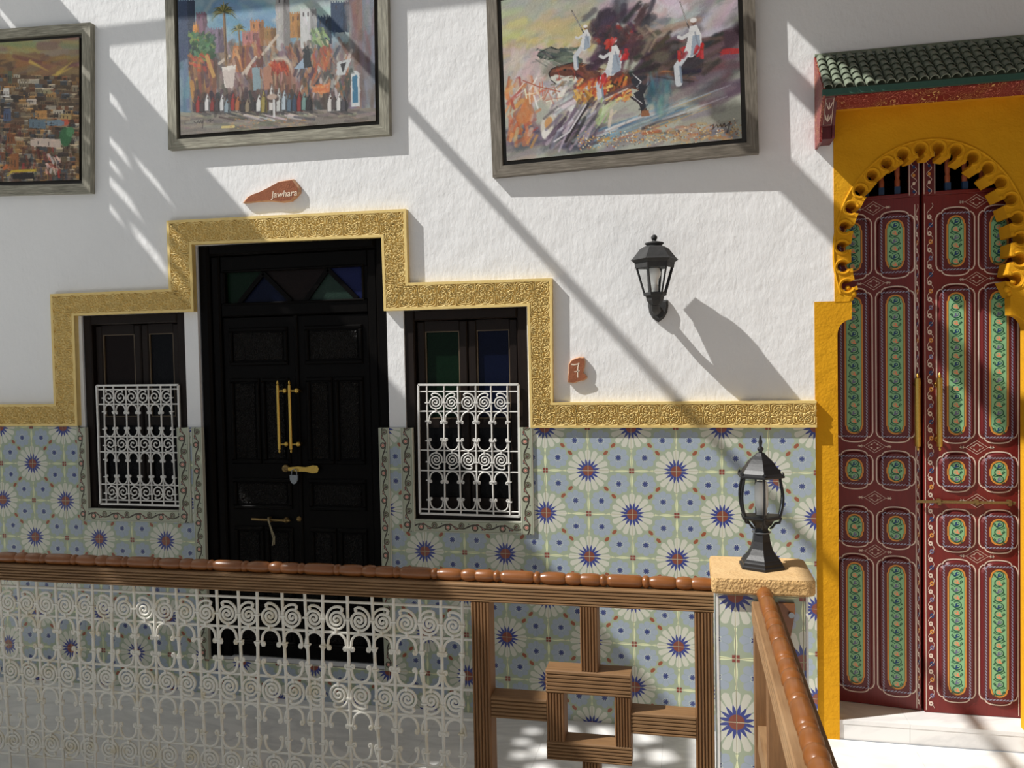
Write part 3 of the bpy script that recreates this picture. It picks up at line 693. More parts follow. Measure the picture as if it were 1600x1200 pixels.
# ------------------------------------------------------------------ tiled pillar
pl = root('pillar', 'square pillar clad in star tiles under a sandstone cap, carrying the pedestal lantern', 'pillar', (.67, -1.02, 0))
px0, px1, py0, py1, pz1 = .5335, .8055, -1.146, -.90, -.213+Z0
part('core', MB().box(px0+.004, px1-.004, py0+.006, py1-.004, 0, pz1), 'grout', pl)
for a, b in ((px0, py0), (px1-.007, py0), (px0, py1-.007), (px1-.007, py1-.007)):
    part('edge_strip', MB().box(a, a+.007, b-.001, b+.006, 0, pz1), 'iron_clean', pl)
def lay_pillar(axis, lo, hi, ox, oz, par):
    for i in range(-3, 4):
        for j in range(-4, 4):
            gx, gz = ox+i*TS, oz+j*TS
            p, q, r_, s_ = max(lo-gx, 0), min(hi-gx, TS), max(-1.18-gz, 0), min(pz1-Z0-gz, TS)
            if q-p < .003 or s_-r_ < .003: continue
            me = tile_mesh([(round(p, 5), round(q, 5), round(r_, 5), round(s_, 5))], (i+j+par) % 2 != 0); me.name = 'pillar_tile'
            if axis == 'f': o = link('pillar_tile', me, pl, Vector((gx, py0+.0005, gz+Z0))-pl.location)
            elif axis == 'l': o = link('pillar_tile', me, pl, Vector((px0+.0005, -gx, gz+Z0))-pl.location, (0, 0, -PI/2))
            else: o = link('pillar_tile', me, pl, Vector((px1-.0005, gx, gz+Z0))-pl.location, (0, 0, PI/2))
lay_pillar('f', px0+.007, px1-.007, .5913, -.620, 0)
lay_pillar('l', -py1+.007, -py0-.007, 1.02, -.62, 0)
lay_pillar('r', py0+.007, py1-.007, -1.02, -.62, 1)
# cap: rounded slab with chipped rough edge
def slab_outline(x0, x1, y0, y1, r_, jit):
    P = []
    for cx, cy, a0 in ((x1-r_, y1-r_, 0), (x0+.012, y1-.012, 90), (x0+.012, y0+.012, 180), (x1-r_, y0+r_, 270)):
        rr = r_ if cx > .6 else .012
        P += [(cx+rr*math.cos(math.radians(a0+15*i)), cy+rr*math.sin(math.radians(a0+15*i))) for i in range(7)]
    return P
cap = MB(); O = slab_outline(.520, .828, -1.170, -.885, .03, 0); n = len(O)
lv = [(-.004, 0), (.0, .006), (.0, .040), (-.004, .048)]
for off, h in lv:
    for (a, b) in O:
        dx, dy = a-.67, b+1.02; l = math.hypot(dx, dy); cap.v.append((a+dx/l*off, b+dy/l*off, pz1+.002+h))
for i in range(3):
    for j in range(n): cap.f.append((i*n+j, i*n+(j+1) % n, (i+1)*n+(j+1) % n, (i+1)*n+j)); cap.mi.append(1)
cap.f += [tuple(range(n)), tuple(range(3*n, 4*n))]; cap.mi += [1, 0]
part('stone_cap', cap, ['stone', 'stone_rough'], pl)
CAPZ = pz1+.002+.048

# ------------------------------------------------------------------ pedestal lantern
pln = root('pedestal_lantern', 'black hexagonal lantern on a pedestal standing on the pillar cap', 'lantern', (.682, -1.012, CAPZ))
hx = -PI/2 + .06
bz = CAPZ
k_ = 1.0
part('base', MB().lathe([(.076,0),(.076,.008),(.070,.012),(.069,.020),(.064,.024),(.062,.030)], (.682,-1.012,bz), 6, rot=hx), 'lantern', pln)
part('column', MB().lathe([(.060,.030),(.047,.044),(.037,.062),(.030,.085),(.027,.110),(.028,.114),(.024,.118),(.022,.128)], (.682,-1.012,bz), 6, rot=hx), 'lantern', pln)
part('collar', MB().lathe([(.020,.112),(.030,.1125),(.030,.115),(.018,.119)], (.682,-1.012,bz), 18), 'steel', pln)
part('lower_cup', MB().lathe([(.022,.126),(.030,.140),(.040,.152),(.060,.160),(.066,.163),(.066,.169),(.060,.171)], (.682,-1.012,bz), 6, rot=hx), 'lantern', pln)
def hexpt(r_, k, h): a = hx + k*PI/3; return (.682+r_*math.cos(a), -1.012+r_*math.sin(a), bz+h)
bul = lambda t: .062 + .010*math.sin(PI*min(1, t*1.05)) + .002*t
for k in range(6):
    part('post', MB().tube([hexpt(bul(t/8), k, .168+.124*t/8) for t in range(9)], .0042, 6), 'lantern', pln, True)
    gm = MB(); gv = []
    for t in range(7):
        gv += [hexpt(bul(t/6)-.002, k, .170+.120*t/6), hexpt(bul(t/6)-.002, k+1, .170+.120*t/6)]
    gm.add(gv, [(2*t, 2*t+1, 2*t+3, 2*t+2) for t in range(6)]); part('glass_pane', gm, 'clear_glass', pln, True)
    part('bracket_scroll', MB().tube([hexpt(.066, k, .166), hexpt(.060, k, .150), hexpt(.046, k, .146), hexpt(.036, k, .132), hexpt(.028, k, .128)], [.003,.0042,.004,.004,.003], 6), 'lantern', pln, True)
    part('eave_leaf', MB().prism([(-.005, 0), (.005, 0), (.006, .004), (0, .010), (-.006, .004)], -.0015, .0015), 'lantern', pln, world=False).matrix_local = Matrix.Translation(Vector(hexpt(.074, k, .302))-pln.location) @ Matrix.Rotation(hx+k*PI/3+PI/2, 4, 'Z') @ Matrix.Rotation(-.25, 4, 'X')
part('roof', MB().lathe([(.064,.290),(.078,.294),(.079,.299),(.068,.306),(.060,.318),(.059,.320),(.050,.330),(.046,.338),(.044,.340),(.034,.350),(.022,.360),(.016,.366),(.012,.370)], (.682,-1.012,bz), 6, rot=hx), 'lantern', pln)
part('finial', MB().lathe([(.006,.368),(.006,.374),(.010,.380),(.010,.384),(.005,.389),(.0045,.394),(.0065,.404),(.004,.416),(.001,.426)], (.682,-1.012,bz), 10), 'lantern', pln, True)
part('bulb', MB().lathe([(.012,.172),(.012,.190),(.016,.200),(.017,.262),(.012,.276),(.002,.280)], (.682,-1.012,bz), 14), 'bulb', pln, True)

# ------------------------------------------------------------------ wall lantern
LX, LY, LZ = .322, WY-.155, Z0
wl = root('wall_lantern', 'weathered black six-sided wall lantern with clear panes and white bulb', 'lantern', (LX, WY, Z0+.72))
rx_ = math.radians(11)
hz = lambda r_, k, h: (LX+r_*math.cos(rx_+k*PI/3), LY+r_*math.sin(rx_+k*PI/3), LZ+h)
part('roof', MB().lathe([(.086,.926),(.098,.936),(.103,.940),(.094,.948),(.078,.968),(.062,.988),(.046,.997),(.038,1.000)], (LX,LY,LZ), 6, rot=rx_), 'lantern_old', wl)
part('roof_vent', MB().lathe([(.034,.998),(.034,1.004),(.042,1.010),(.040,1.014),(.024,1.018),(.010,1.021),(.008,1.027)], (LX,LY,LZ), 18), 'lantern_old', wl, True)
part('finial', MB().ball((LX,LY,LZ+1.036), .0135, 14), 'lantern_old', wl, True)
part('top_rim', MB().lathe([(.080,.905),(.084,.905),(.086,.928),(.078,.928)], (LX,LY,LZ), 6, rot=rx_), 'lantern_old', wl)
for k in range(6):
    part('post', MB().tube([hz(.046, k, .793), hz(.083, k, .925)], .0046, 6), 'lantern_old', wl)
    part('glass_pane', MB().add([hz(.044, k, .798), hz(.044, k+1, .798), hz(.080, k+1, .922), hz(.080, k, .922)], [(0,1,2,3)]), 'clear_glass', wl)
part('lower_rim', MB().lathe([(.040,.782),(.050,.786),(.051,.797),(.044,.800)], (LX,LY,LZ), 6, rot=rx_), 'lantern_old', wl)
part('lower_cup', MB().lathe([(.006,.742),(.024,.748),(.036,.764),(.040,.784)], (LX,LY,LZ), 6, rot=rx_), 'lantern_old', wl)
part('bulb', MB().lathe([(.013,.83),(.015,.850),(.027,.872),(.028,.885),(.022,.902),(.006,.912)], (LX,LY,LZ), 16), 'bulb', wl, True)
part('bulb_holder', MB().lathe([(.015,.795),(.015,.830),(.010,.834)], (LX,LY,LZ), 12), 'iron_clean', wl, True)
part('arm', MB().tube([(LX,LY,LZ+.757),(LX,LY+.03,LZ+.738),(LX,LY+.075,LZ+.722),(LX+.004,LY+.12,LZ+.728),(LX+.006,WY-.01,LZ+.735)], [.020,.021,.018,.018,.022], 10), 'lantern_old', wl, True)
plate = [(LX+.008+a, b) for a, b in [(-.043,.775),(.043,.775),(.045,.75),(.040,.72),(.026,.695),(.0,.676),(-.026,.695),(-.040,.72),(-.045,.75)]]
pm = MB(); cxp, czp = LX+.008, .735
for sc, y_ in ((1.0, WY+.001), (1.0, WY-.010), (.80, WY-.026)):
    pm.v += [(cxp+(a-cxp)*sc, y_, czp+(b-czp)*sc+Z0) for a, b in plate]
for i in range(2):
    for j in range(9): pm.f.append((i*9+j, i*9+(j+1) % 9, (i+1)*9+(j+1) % 9, (i+1)*9+j)); pm.mi.append(0)
pm.f.append(tuple(range(18, 27))); pm.mi.append(0)
part('wall_plate', pm, 'lantern_old', wl)

# ------------------------------------------------------------------ name plates
def text_mesh(txt, size, shear=0.0, bold=0.0):
    cu = bpy.data.curves.new('lettering', 'FONT'); cu.body = txt; cu.size = size; cu.shear = shear; cu.offset = bold; cu.extrude = .0004; cu.resolution_u = 4
    cu.align_x = 'CENTER'; cu.align_y = 'CENTER'
    o = bpy.data.objects.new('lettering', cu); C.objects.link(o); dg = bpy.context.evaluated_depsgraph_get(); dg.update()
    me = bpy.data.meshes.new_from_object(o.evaluated_get(dg)); bpy.data.objects.remove(o); bpy.data.curves.remove(cu); return me
def sherd(label, pts, text, size, tx, tz, rot, shear, th=.022):
    cx = sum(p[0] for p in pts)/len(pts); cz = sum(p[1] for p in pts)/len(pts)
    t = root('name_plate', label, 'sign', (cx, WY, cz+Z0))
    mb = MB(); n = len(pts)
    for sc, y_ in ((1.0, .001), (1.0, -th*.75), (.93, -th)):
        mb.v += [((a-cx)*sc, y_, (b-cz)*sc) for a, b in pts]
    for i in range(2):
        for j in range(n): mb.f.append((i*n+j, i*n+(j+1) % n, (i+1)*n+(j+1) % n, (i+1)*n+j)); mb.mi.append(1)
    tr = geometry.tessellate_polygon([[Vector((a, b, 0)) for a, b in pts]])
    for q in tr: mb.f.append(tuple(i+2*n for i in q)); mb.mi.append(0)
    part('clay_sherd', mb, ['terracotta', 'terracotta_edge'], t, world=False)
    if text is None:                          # hand-drawn crossed seven
        sv = MB().ribbon([(-.021, .026), (-.008, .024), (.008, .026), (.0165, .033)], [.006, .0055, .0055, .004], 0).ribbon([(.0155, .031), (.009, .012), (.008, -.010), (.0085, -.036)], [.004, .0055, .0055, .004], 0).ribbon([(-.008, -.008), (.006, -.007), (.018, -.004)], [.003, .004, .003], 0)
        link('lettering', sv.mesh('lettering', 'pottery_text'), t, (tx-cx-.004, -th-.0006, tz-cz)); return t
    me = text_mesh(text, size, shear, .0004); me.materials.clear(); me.materials.append(MT['pottery_text'])
    link('lettering', me, t, (tx-cx, -th-.0006, tz-cz), (PI/2, rot, 0))
    return t
sherd('terracotta sherd sign reading Jawhara above the black door', [(-1.715, 1.3325), (-1.6893, 1.3597), (-1.6606, 1.3707), (-1.6215, 1.3811), (-1.5646, 1.4029), (-1.515, 1.4251), (-1.4767, 1.4289), (-1.4351, 1.4325), (-1.4185, 1.4125), (-1.402, 1.3894), (-1.4028, 1.3643), (-1.4241, 1.3435), (-1.4488, 1.3261), (-1.4974, 1.3227), (-1.5669, 1.3332), (-1.6371, 1.3342), (-1.6938, 1.3312)], 'Jawhara', .044, -1.4845, 1.362, math.radians(-1.5), .18)
sherd('small terracotta sherd sign with the number 7 beside the gold trim', [(-0.0879, 0.4105), (-0.0859, 0.4373), (-0.0826, 0.4551), (-0.0819, 0.4937), (-0.0696, 0.5113), (-0.0545, 0.52), (-0.0305, 0.5269), (-0.0098, 0.525), (-0.0042, 0.5042), (-0.0076, 0.4776), (-0.014, 0.454), (0.0006, 0.439), (0.0035, 0.4301), (-0.0086, 0.4184), (-0.0355, 0.4128), (-0.0625, 0.4043)], None, .085, -0.0435, 0.4668, 0.0, .1)

# ================================================================== ochre arch
AX, AZ = 1.46, .95
def ell(a_, b_, th): t = math.radians(th); return (AX + a_*math.cos(t), AZ + b_*math.sin(t))
T0, T1, NL = -25.0, 205.0, 20
def arch_frame(k):                           # lobe centre, tangent, outward normal at the k-th lobe
    th = T0 + (T1-T0)*(k+.5)/NL; c = Vector(ell(.347, .425, th)); t = (Vector(ell(.347, .425, th+.5)) - Vector(ell(.347, .425, th-.5))).normalized()
    n = Vector((t.y, -t.x)); return c, t, n
B_ = []                                      # opening outline from the right foot over the crown to the left foot
def P2(c, t, n, a_, b_): p = c + t*a_ + n*b_; return (p.x, p.y)
for k in range(NL):
    c, t, n = arch_frame(k); r_ = .0225; op = .0125
    nb = -math.sqrt(r_*r_-op*op)
    B_ += [P2(c, t, n, -.0145, -.036), P2(c, t, n, -op, nb-.004)]
    a0 = math.degrees(math.atan2(nb, -op))   # travel around the far side of the circle
    for i in range(11):
        a = math.radians(a0 - (a0+360 - math.degrees(math.atan2(nb, op)))*i/10) if False else math.radians((a0 % 360) - ((a0 % 360) - (math.degrees(math.atan2(nb, op)) % 360 - 360))*i/10)
        B_.append(P2(c, t, n, r_*math.cos(a), r_*math.sin(a)))
    B_ += [P2(c, t, n, op, nb-.004), P2(c, t, n, .0145, -.036)]
ZB = .742
outer = [(1.081, ZB), (1.081, 1.60), (1.839, 1.60), (1.839, ZB)]
poly = [(a, b+Z0) for a, b in outer + [(AX+.318, ZB)] + B_ + [(AX-.318, ZB)]]
ar = root('wall_arch', 'ochre plaster arch with scalloped edge around the red double door', 'arch', (AX, .05, 0), kind='structure')
part('arch_panel', MB().prism(poly, WY-.004, .13), 'ochre', ar)
ring = MB().tube([(.0305*math.cos(math.radians(a)), 0, .0305*math.sin(math.radians(a))) for a in range(-58, 239, 16)], [.0055]*19, 6).mesh('lobe_ring', 'ochre', True)
for k in range(NL):
    c, t, n = arch_frame(k); link('lobe_ring', ring, ar, Vector((c.x, WY-.004, c.y+Z0))-ar.location, (0, -math.atan2(t.y, t.x)+PI if False else -math.atan2(t.y, t.x)+PI, 0))
    part('tooth_lip', MB().prism([(q[0], q[1]+Z0) for q in (P2(c, t, n, .012, -.037), P2(c, t, n, .029, -.037), P2(c, t, n, .029, -.026), P2(c, t, n, .014, -.024))], WY-.010, WY), 'ochre', ar)
part('outer_moulding', MB().tube([(ell(.381, .460, th)[0], WY-.004, ell(.381, .460, th)[1]+Z0) for th in range(-22, 203, 4)], .006, 6), 'ochre', ar, True)
for sgn in (1, -1):
    f_ = lambda a_: AX + sgn*(a_-AX)
    prof = [(.998, 0), (.998, .745), (1.148, .745), (1.152, .735), (1.150, .665)] + [(1.092+.058*math.cos(math.radians(a)), .600+.066*math.sin(math.radians(a))) if False else (1.150-.058*math.sin(math.radians(a)), .665-.066*(1-math.cos(math.radians(a)))) for a in range(10, 91, 10)] + [(1.090, 0)]
    prof = [(f_(a), (b+Z0 if b else 0.0)) for a, b in prof]
    part('jamb_pilaster', MB().prism(prof, WY-.002, .075), 'ochre', ar)
    part('impost_scroll', MB().ball((f_(1.158), WY+.01, .775+Z0), .016, 10, (1, 1.2, 1)).ball((f_(1.150), WY+.01, .755+Z0), .012, 10).ball((f_(1.138), WY+.01, .80+Z0), .012, 10), 'ochre', ar, True)
    part('reveal', MB().box(min(f_(1.081), f_(1.095)), max(f_(1.081), f_(1.095)), .12, .33, .70+Z0, 1.6+Z0), 'ochre', ar)
part('head_reveal', MB().box(1.081, 1.839, .125, .33, 1.47+Z0, 1.60+Z0), 'ochre', ar)

# ------------------------------------------------------------------ green tiled canopy
cn = root('tiled_canopy', 'small green tiled canopy with red painted eaves above the arched door', 'canopy', (AX, 0, 1.6+Z0))
cx0, cx1 = 1.008, 1.912
yt, zt_, yf, zf = WY, 1.800, -.205, 1.600
sl = Vector((yf-yt, zf-zt_)); sll = sl.length; ang = math.atan2(-(zf-zt_), -(yf-yt))
part('roof_bed', MB().prism([(yt, zt_-.012+Z0), (yf+.004, zf-.012+Z0), (yf+.004, zf-.030+Z0), (yt, zt_-.030+Z0)], cx0, cx1, 'x'), 'green_tile', cn)
NC, NR = 23, 6
pitchx = (cx1-cx0)/NC; rl = sll/NR
tm = MB()                                      # barrel tile, local x across, local y down the slope, z out of the roof
ns = 7; va = []
for q, (yy, r0, zz) in enumerate(((0, .0150, .002), (rl*1.12, .0180, .007))):
    for i in range(ns): a = PI*i/(ns-1); va.append((r0*math.cos(a), yy, zz + r0*math.sin(a)*.95))
    for i in range(ns): a = PI*i/(ns-1); va.append(((r0-.003)*math.cos(a), yy, zz + (r0-.003)*math.sin(a)*.95))
fa_ = []
for i in range(ns-1): fa_ += [(i, i+1, 2*ns+i+1, 2*ns+i), (ns+i, 3*ns+i, 3*ns+i+1, ns+i+1), (2*ns+i, 2*ns+i+1, 3*ns+i+1, 3*ns+i)]
tm.add(va, fa_); tmesh = tm.mesh('roof_tile', 'green_tile', True)
cmesh = MB(); cmesh.add([(-.011, 0, .004), (0, 0, -.004), (.011, 0, .004), (-.011, rl*1.1, .007), (0, rl*1.1, -.001), (.011, rl*1.1, .007)], [(0, 1, 4, 3), (1, 2, 5, 4)])
u_dn = Vector((0, sl.x, sl.y)).normalized(); nrm = Vector((0, -u_dn.z, u_dn.y)); nrm = nrm if nrm.z > 0 else -nrm
R3 = Matrix(((1, 0, 0), (0, u_dn.y, nrm.y), (0, u_dn.z, nrm.z))).to_4x4()
for i in range(NC):
    for j in range(NR):
        o = link('roof_tile', tmesh, cn)
        p = Vector((cx0+(i+.5)*pitchx, yt, zt_-.010+Z0)) + u_dn*(j*rl) + Vector((random.uniform(-.0012, .0012), 0, 0))
        o.matrix_local = Matrix.Translation(p - cn.location) @ R3 @ Matrix.Rotation(random.uniform(-.03, .03), 4, 'Z')
part('ridge_fillet', MB().tube([(cx0, WY-.004, zt_+Z0), (cx1, WY-.004, zt_+Z0)], .008, 8), 'green_tile', cn)
part('green_fascia', MB().box(cx0-.004, cx1+.004, yf-.004, yf+.012, zf-.036+Z0, zf-.012+Z0), 'teal', cn)
part('painted_fascia', MB().prism([(yf+.012, zf-.030+Z0), (yf+.012, zf-.040+Z0), (-.11, zf-.070+Z0), (-.10, zf-.030+Z0)], cx0+.05, cx1-.05, 'x'), 'redpaint', cn)
part('soffit', MB().prism([(-.11, zf-.070+Z0), (WY, zf-.045+Z0), (WY, zf-.030+Z0), (-.10, zf-.030+Z0)], cx0+.05, cx1-.05, 'x'), 'ochre', cn)
side = [(WY, zt_-.004+Z0), (yf-.002, zf-.004+Z0), (yf-.002, zf-.036+Z0), (-.118, 1.465+Z0), (-.112, 1.402+Z0), (WY, 1.402+Z0)]
for x0 in (cx0-.002, cx1-.058):
    part('side_board', MB().prism(side, x0, x0+.010, 'x'), 'redpaint', cn)
    part('inner_board', MB().prism([(WY, zf-.03+Z0), (yf+.03, zf-.03+Z0), (-.118, 1.465+Z0), (-.112, 1.415+Z0), (WY, 1.415+Z0)], x0+.050, x0+.060, 'x'), 'maroon', cn)
    fb = part('corbel_face', MB().prism([(yf+.010, zf-.036+Z0), (yf+.022, zf-.036+Z0), (-.098, 1.465+Z0), (-.110, 1.465+Z0)], x0+.010, x0+.050, 'x'), 'maroon', cn)
    # painted outline and two leaf sprays on the sloping face
    f0, f1 = Vector((yf+.010, zf-.036+Z0)), Vector((-.110, 1.465+Z0)); dn_ = (f1-f0)
    def onf(a, t): q = f0 + dn_*t; nn = Vector((dn_.y, -dn_.x)).normalized(); nn = nn if nn.x < 0 else -nn; q = q + nn*.0012; return (x0+.010+a*.040, q.x, q.y)
    ol = MB().tube([onf(a, t) for a, t in ((.12, .06), (.88, .06), (.88, .94), (.12, .94))], .0013, 4, closed=True)
    for t in (.28, .68):
        for dx in (-.28, 0, .28): ol.tube([onf(.5, t+.16), onf(.5+dx*.6, t+.06), onf(.5+dx, t-.08)], [.001, .0024, .001], 4)
    part('corbel_painting', ol, 'offwhite', fb, world=True)
    part('corbel_block', MB().box(x0+.010, x0+.050, -.100, WY, 1.415+Z0, 1.468+Z0), 'maroon', cn)

# ------------------------------------------------------------------ red painted double door
dr = root('door_2', 'carved red double door painted with green floral panels under the arch', 'door', (1.46, .17, .088), kind='structure')
ROWS = [(.850, 1.147), (.116, .814), (-.099, .079), (-.366, -.175), (-1.038, -.397)]
def notch_rect(hw, hz):                      # outline with bowed ends and small corner notches
    P = []
    q = [(hw, -hz+.045), (hw, hz-.045), (hw-.006, hz-.030), (hw-.016, hz-.022), (hw-.022, hz-.024), (hw-.026, hz-.014)] + [((hw-.030)*math.cos(math.radians(a)), hz-.012+.012*math.sin(math.radians(a))) for a in range(20, 91, 14)]
    P = q + [(-a, b) for a, b in reversed(q[1:])]
    low = [(a, -b) for a, b in q[1:]]; P2_ = P + [(-a, b) for a, b in low[1:]] if False else P
    full = [(a, b) for a, b in q[1:]] + [(-a, b) for a, b in reversed(q[1:])] + [(-a, -b) for a, b in q[1:]] + [(a, -b) for a, b in reversed(q[1:])]
    return full
def cartouche(hw, hz):
    s_ = [(hw, hz-hw*1.15), (hw, hz-hw*1.0), (hw-.004, hz-hw*.92), (hw-.004, hz-hw*.8)]
    top = [((hw-.004)*math.cos(math.radians(a)), hz-hw*.80+(hw*.80)*math.sin(math.radians(a))) for a in range(15, 91, 15)]
    q = s_ + top
    return q + [(-a, b) for a, b in reversed(q[:-1])] + [(-a, -b) for a, b in q] + [(a, -b) for a, b in reversed(q[:-1])]
PM = {}
SLOTS = ['maroon', 'offwhite', 'rope', 'rimorange', 'cart', 'vine', 'navy', 'peach', 'lilac', 'seam', 'red']
def panel_mesh(hw, hz):
    key = (round(hw, 4), round(hz, 4))
    if key in PM: return PM[key]
    mb = MB(); pw, ph = hw-.012, hz-.012
    mb.cur = 10; O = notch_rect(hw-.005, hz-.004); n = len(O)
    tr = geometry.tessellate_polygon([[Vector((a, b, 0)) for a, b in O]])
    mb.add([(a, -.0005, b) for a, b in O], [tuple(t) for t in tr])
    mb.cur = 0; Q0, Q1 = notch_rect(hw-.0075, hz-.0065), notch_rect(hw-.0135, hz-.0120)
    mb.add([(a, -.0006, b) for a, b in Q0] + [(a, -.0115, b) for a, b in Q1], [(i, (i+1) % n, (i+1) % n+n, i+n) for i in range(n)] + [tuple(k_+n for k_ in t) for t in geometry.tessellate_polygon([[Vector((a, b, 0)) for a, b in Q1]])])
    mb.cur = 1; mb.ribbon(notch_rect(hw, hz), .0052, -.0018, True)
    mb.cur = 2; rw, rh, y = hw-.0245, hz-.0265, -.0119
    def rope(p, q):
        p, q = Vector(p), Vector(q); L = (q-p).length; t = (q-p)/L; nn = Vector((-t.y, t.x)); m_ = max(2, int(L/.013))
        for i in range(m_):
            c = p + t*(L*(i+.5)/m_); a = c - t*.0070 - nn*.0036; b = c + t*.0070 + nn*.0036
            mb.ribbon([a, (a+b)/2, b], [.0016, .0056, .0016], y)
    rope((-rw, -rh), (-rw, rh)); rope((rw, -rh), (rw, rh)); rope((-rw, rh), (rw, rh)); rope((-rw, -rh), (rw, -rh))
    cw, ch = hw*.50, hz-.037
    mb.cur = 9; mb.poly(cartouche(cw+.0012, ch+.0012), y)
    mb.cur = 3; mb.poly(cartouche(cw, ch), y-.0002)
    mb.cur = 9; mb.poly(cartouche(cw-.007, ch-.007), y-.0004); mb.cur = 4; mb.poly(cartouche(cw-.0085, ch-.0085), y-.0006)
    # scrolling vine with alternating buds
    m_ = max(2, round((2*ch-.016)/.035)); sp = (2*ch-.016)/m_; rr = min(.0165, cw*.52)
    for i in range(m_):
        zc = ch-.008-sp*(i+.5); sg = 1 if i % 2 == 0 else -1
        mb.cur = 5                                # curling dark stem, open towards the next bud
        A = [(sg*(.001 + rr*math.cos(math.radians(a))), zc + rr*.92*math.sin(math.radians(a))) for a in range(140, -191, -22)]
        mb.ribbon([Vector(p) for p in A], [.0026 + .0022*min(1, k_/6) for k_ in range(len(A))], y-.0008)
        mb.ribbon([(sg*rr*.9, zc-rr*.3), (sg*(rr+.006), zc-rr*.9), (sg*rr*.55, zc-sp*.62)], [.002, .0070, .0016], y-.0008)
        mb.ribbon([(-sg*rr*.9, zc+rr*.5), (-sg*(rr+.006), zc+rr*.1), (-sg*rr*1.05, zc-rr*.5)], [.001, .0060, .001], y-.0008)
        mb.cur = (6, 7, 8, 7)[i % 4]
        mb.poly([(sg*.002+.0088*math.cos(math.radians(a)), zc+.0084*math.sin(math.radians(a))) for a in range(0, 360, 40)], y-.0009)
        mb.ribbon([(sg*.002, zc-.004), (-sg*.006, zc-.008), (-sg*.013, zc-.009)], [.007, .006, .001], y-.0010)
        mb.cur = 4; mb.poly([(sg*.004+.0038*math.cos(math.radians(a)), zc+.0015+.0038*math.sin(math.radians(a))) for a in range(0, 360, 60)], y-.0011)
    me = mb.mesh('painted_panel', SLOTS); PM[key] = me; return me
def leaf(loc, rotz, u0, u1, cols, stiles, label):
    lf = link('door_leaf', MB().bev(u0, u1, 0, .045, 0, 1.205+1.09, .002).mesh('door_leaf', 'red'), dr, Vector(loc)-dr.location, (0, 0, rotz)); lf['label'] = label
    zz = lambda z: z+1.09
    for c0, c1 in cols:
        for a, b in ROWS: link('painted_panel', panel_mesh((c1-c0)/2, (b-a)/2), lf, ((c0+c1)/2, 0, zz((a+b)/2)))
    sc = MB(); sc.cur = 1
    # stars of the crossings between four panels
    xm = (cols[0][1]+cols[1][0])/2
    for zc in [(ROWS[i][0]+ROWS[i+1][1])/2 for i in range(4)] + [1.167]:
        z_ = zz(zc)
        for s_ in (.018, .030):
            sc.ribbon([(xm+s_*1.5, z_), (xm, z_+s_), (xm-s_*1.5, z_), (xm, z_-s_)], .0022, -.0014, True)
        for dx in (-1, 1):
            sc.ribbon([(xm+dx*.045, z_), (xm+dx*.060, z_), (xm+dx*.070, z_)], [.001, .007, .001], -.0014)
            sc.ribbon([(xm+dx*.052, z_-.007), (xm+dx*.060, z_), (xm+dx*.066, z_+.007)], [.001, .003, .001], -.0014)
            sc.ribbon([(xm+dx*.052, z_+.007), (xm+dx*.060, z_), (xm+dx*.066, z_-.007)], [.001, .003, .001], -.0014)
        for dx in (-1, 1):
            for dz in (-1, 1): sc.poly([(xm+dx*.012+.004*math.cos(a), z_+dz*.008+.004*math.sin(a)) for a in (0, 1.57, 3.14, 4.71)], -.0014)
    for (a, b) in stiles:
        cx = (a+b)/2; hw_ = (b-a)/2
        sc.cur = 1; sc.ribbon([(a, .01), (a, 2.26)], .003, -.0014)
        N = 64; per = .072; am = hw_*.55
        path = [(cx+am*math.sin(2*PI*(.02+2.24*i/(N*4))/per), .02+2.24*i/(N*4)) for i in range(N*4+1)]
        sc.ribbon(path, .0020, -.0016)
        for i in range(int(2.2/(per/2))):
            z_ = .04+i*per/2; sg = -1 if i % 2 == 0 else 1
            sc.cur = (8, 1, 3, 1, 12, 1)[i % 6] if False else (1, 8, 1, 3, 1, 6)[i % 6]
            sc.poly([(cx+sg*am*.2+hw_*.42*math.cos(q), z_+.011*math.sin(q)) for q in (0, .8, 1.6, 2.4, 3.14, 4.0, 4.71, 5.5)], -.0015)
            sc.cur = 0; sc.poly([(cx+sg*am*.2+hw_*.18*math.cos(q), z_+.004*math.sin(q)) for q in (0, 1.57, 3.14, 4.71)], -.0017)
    o = link('painted_scrollwork', sc.mesh('painted_scrollwork', SLOTS), lf); o['label'] = 'pale painted scrolls and vines on the red stiles'
    return lf
DZ = .0885
llab = 'left leaf'; 
lang = math.atan2(.168-.221, 1.455-1.115)
L1 = leaf((1.115, .223, DZ), lang, -.045, .352, [(.003, .158), (.173, .331)], [(.333, .350)], 'left door leaf, slightly ajar')
L2 = leaf((1.474, .160, DZ), 0.0, 0, .425, [(.052, .206), (.221, .374)], [(.006, .050), (.378, .422)], 'right door leaf')
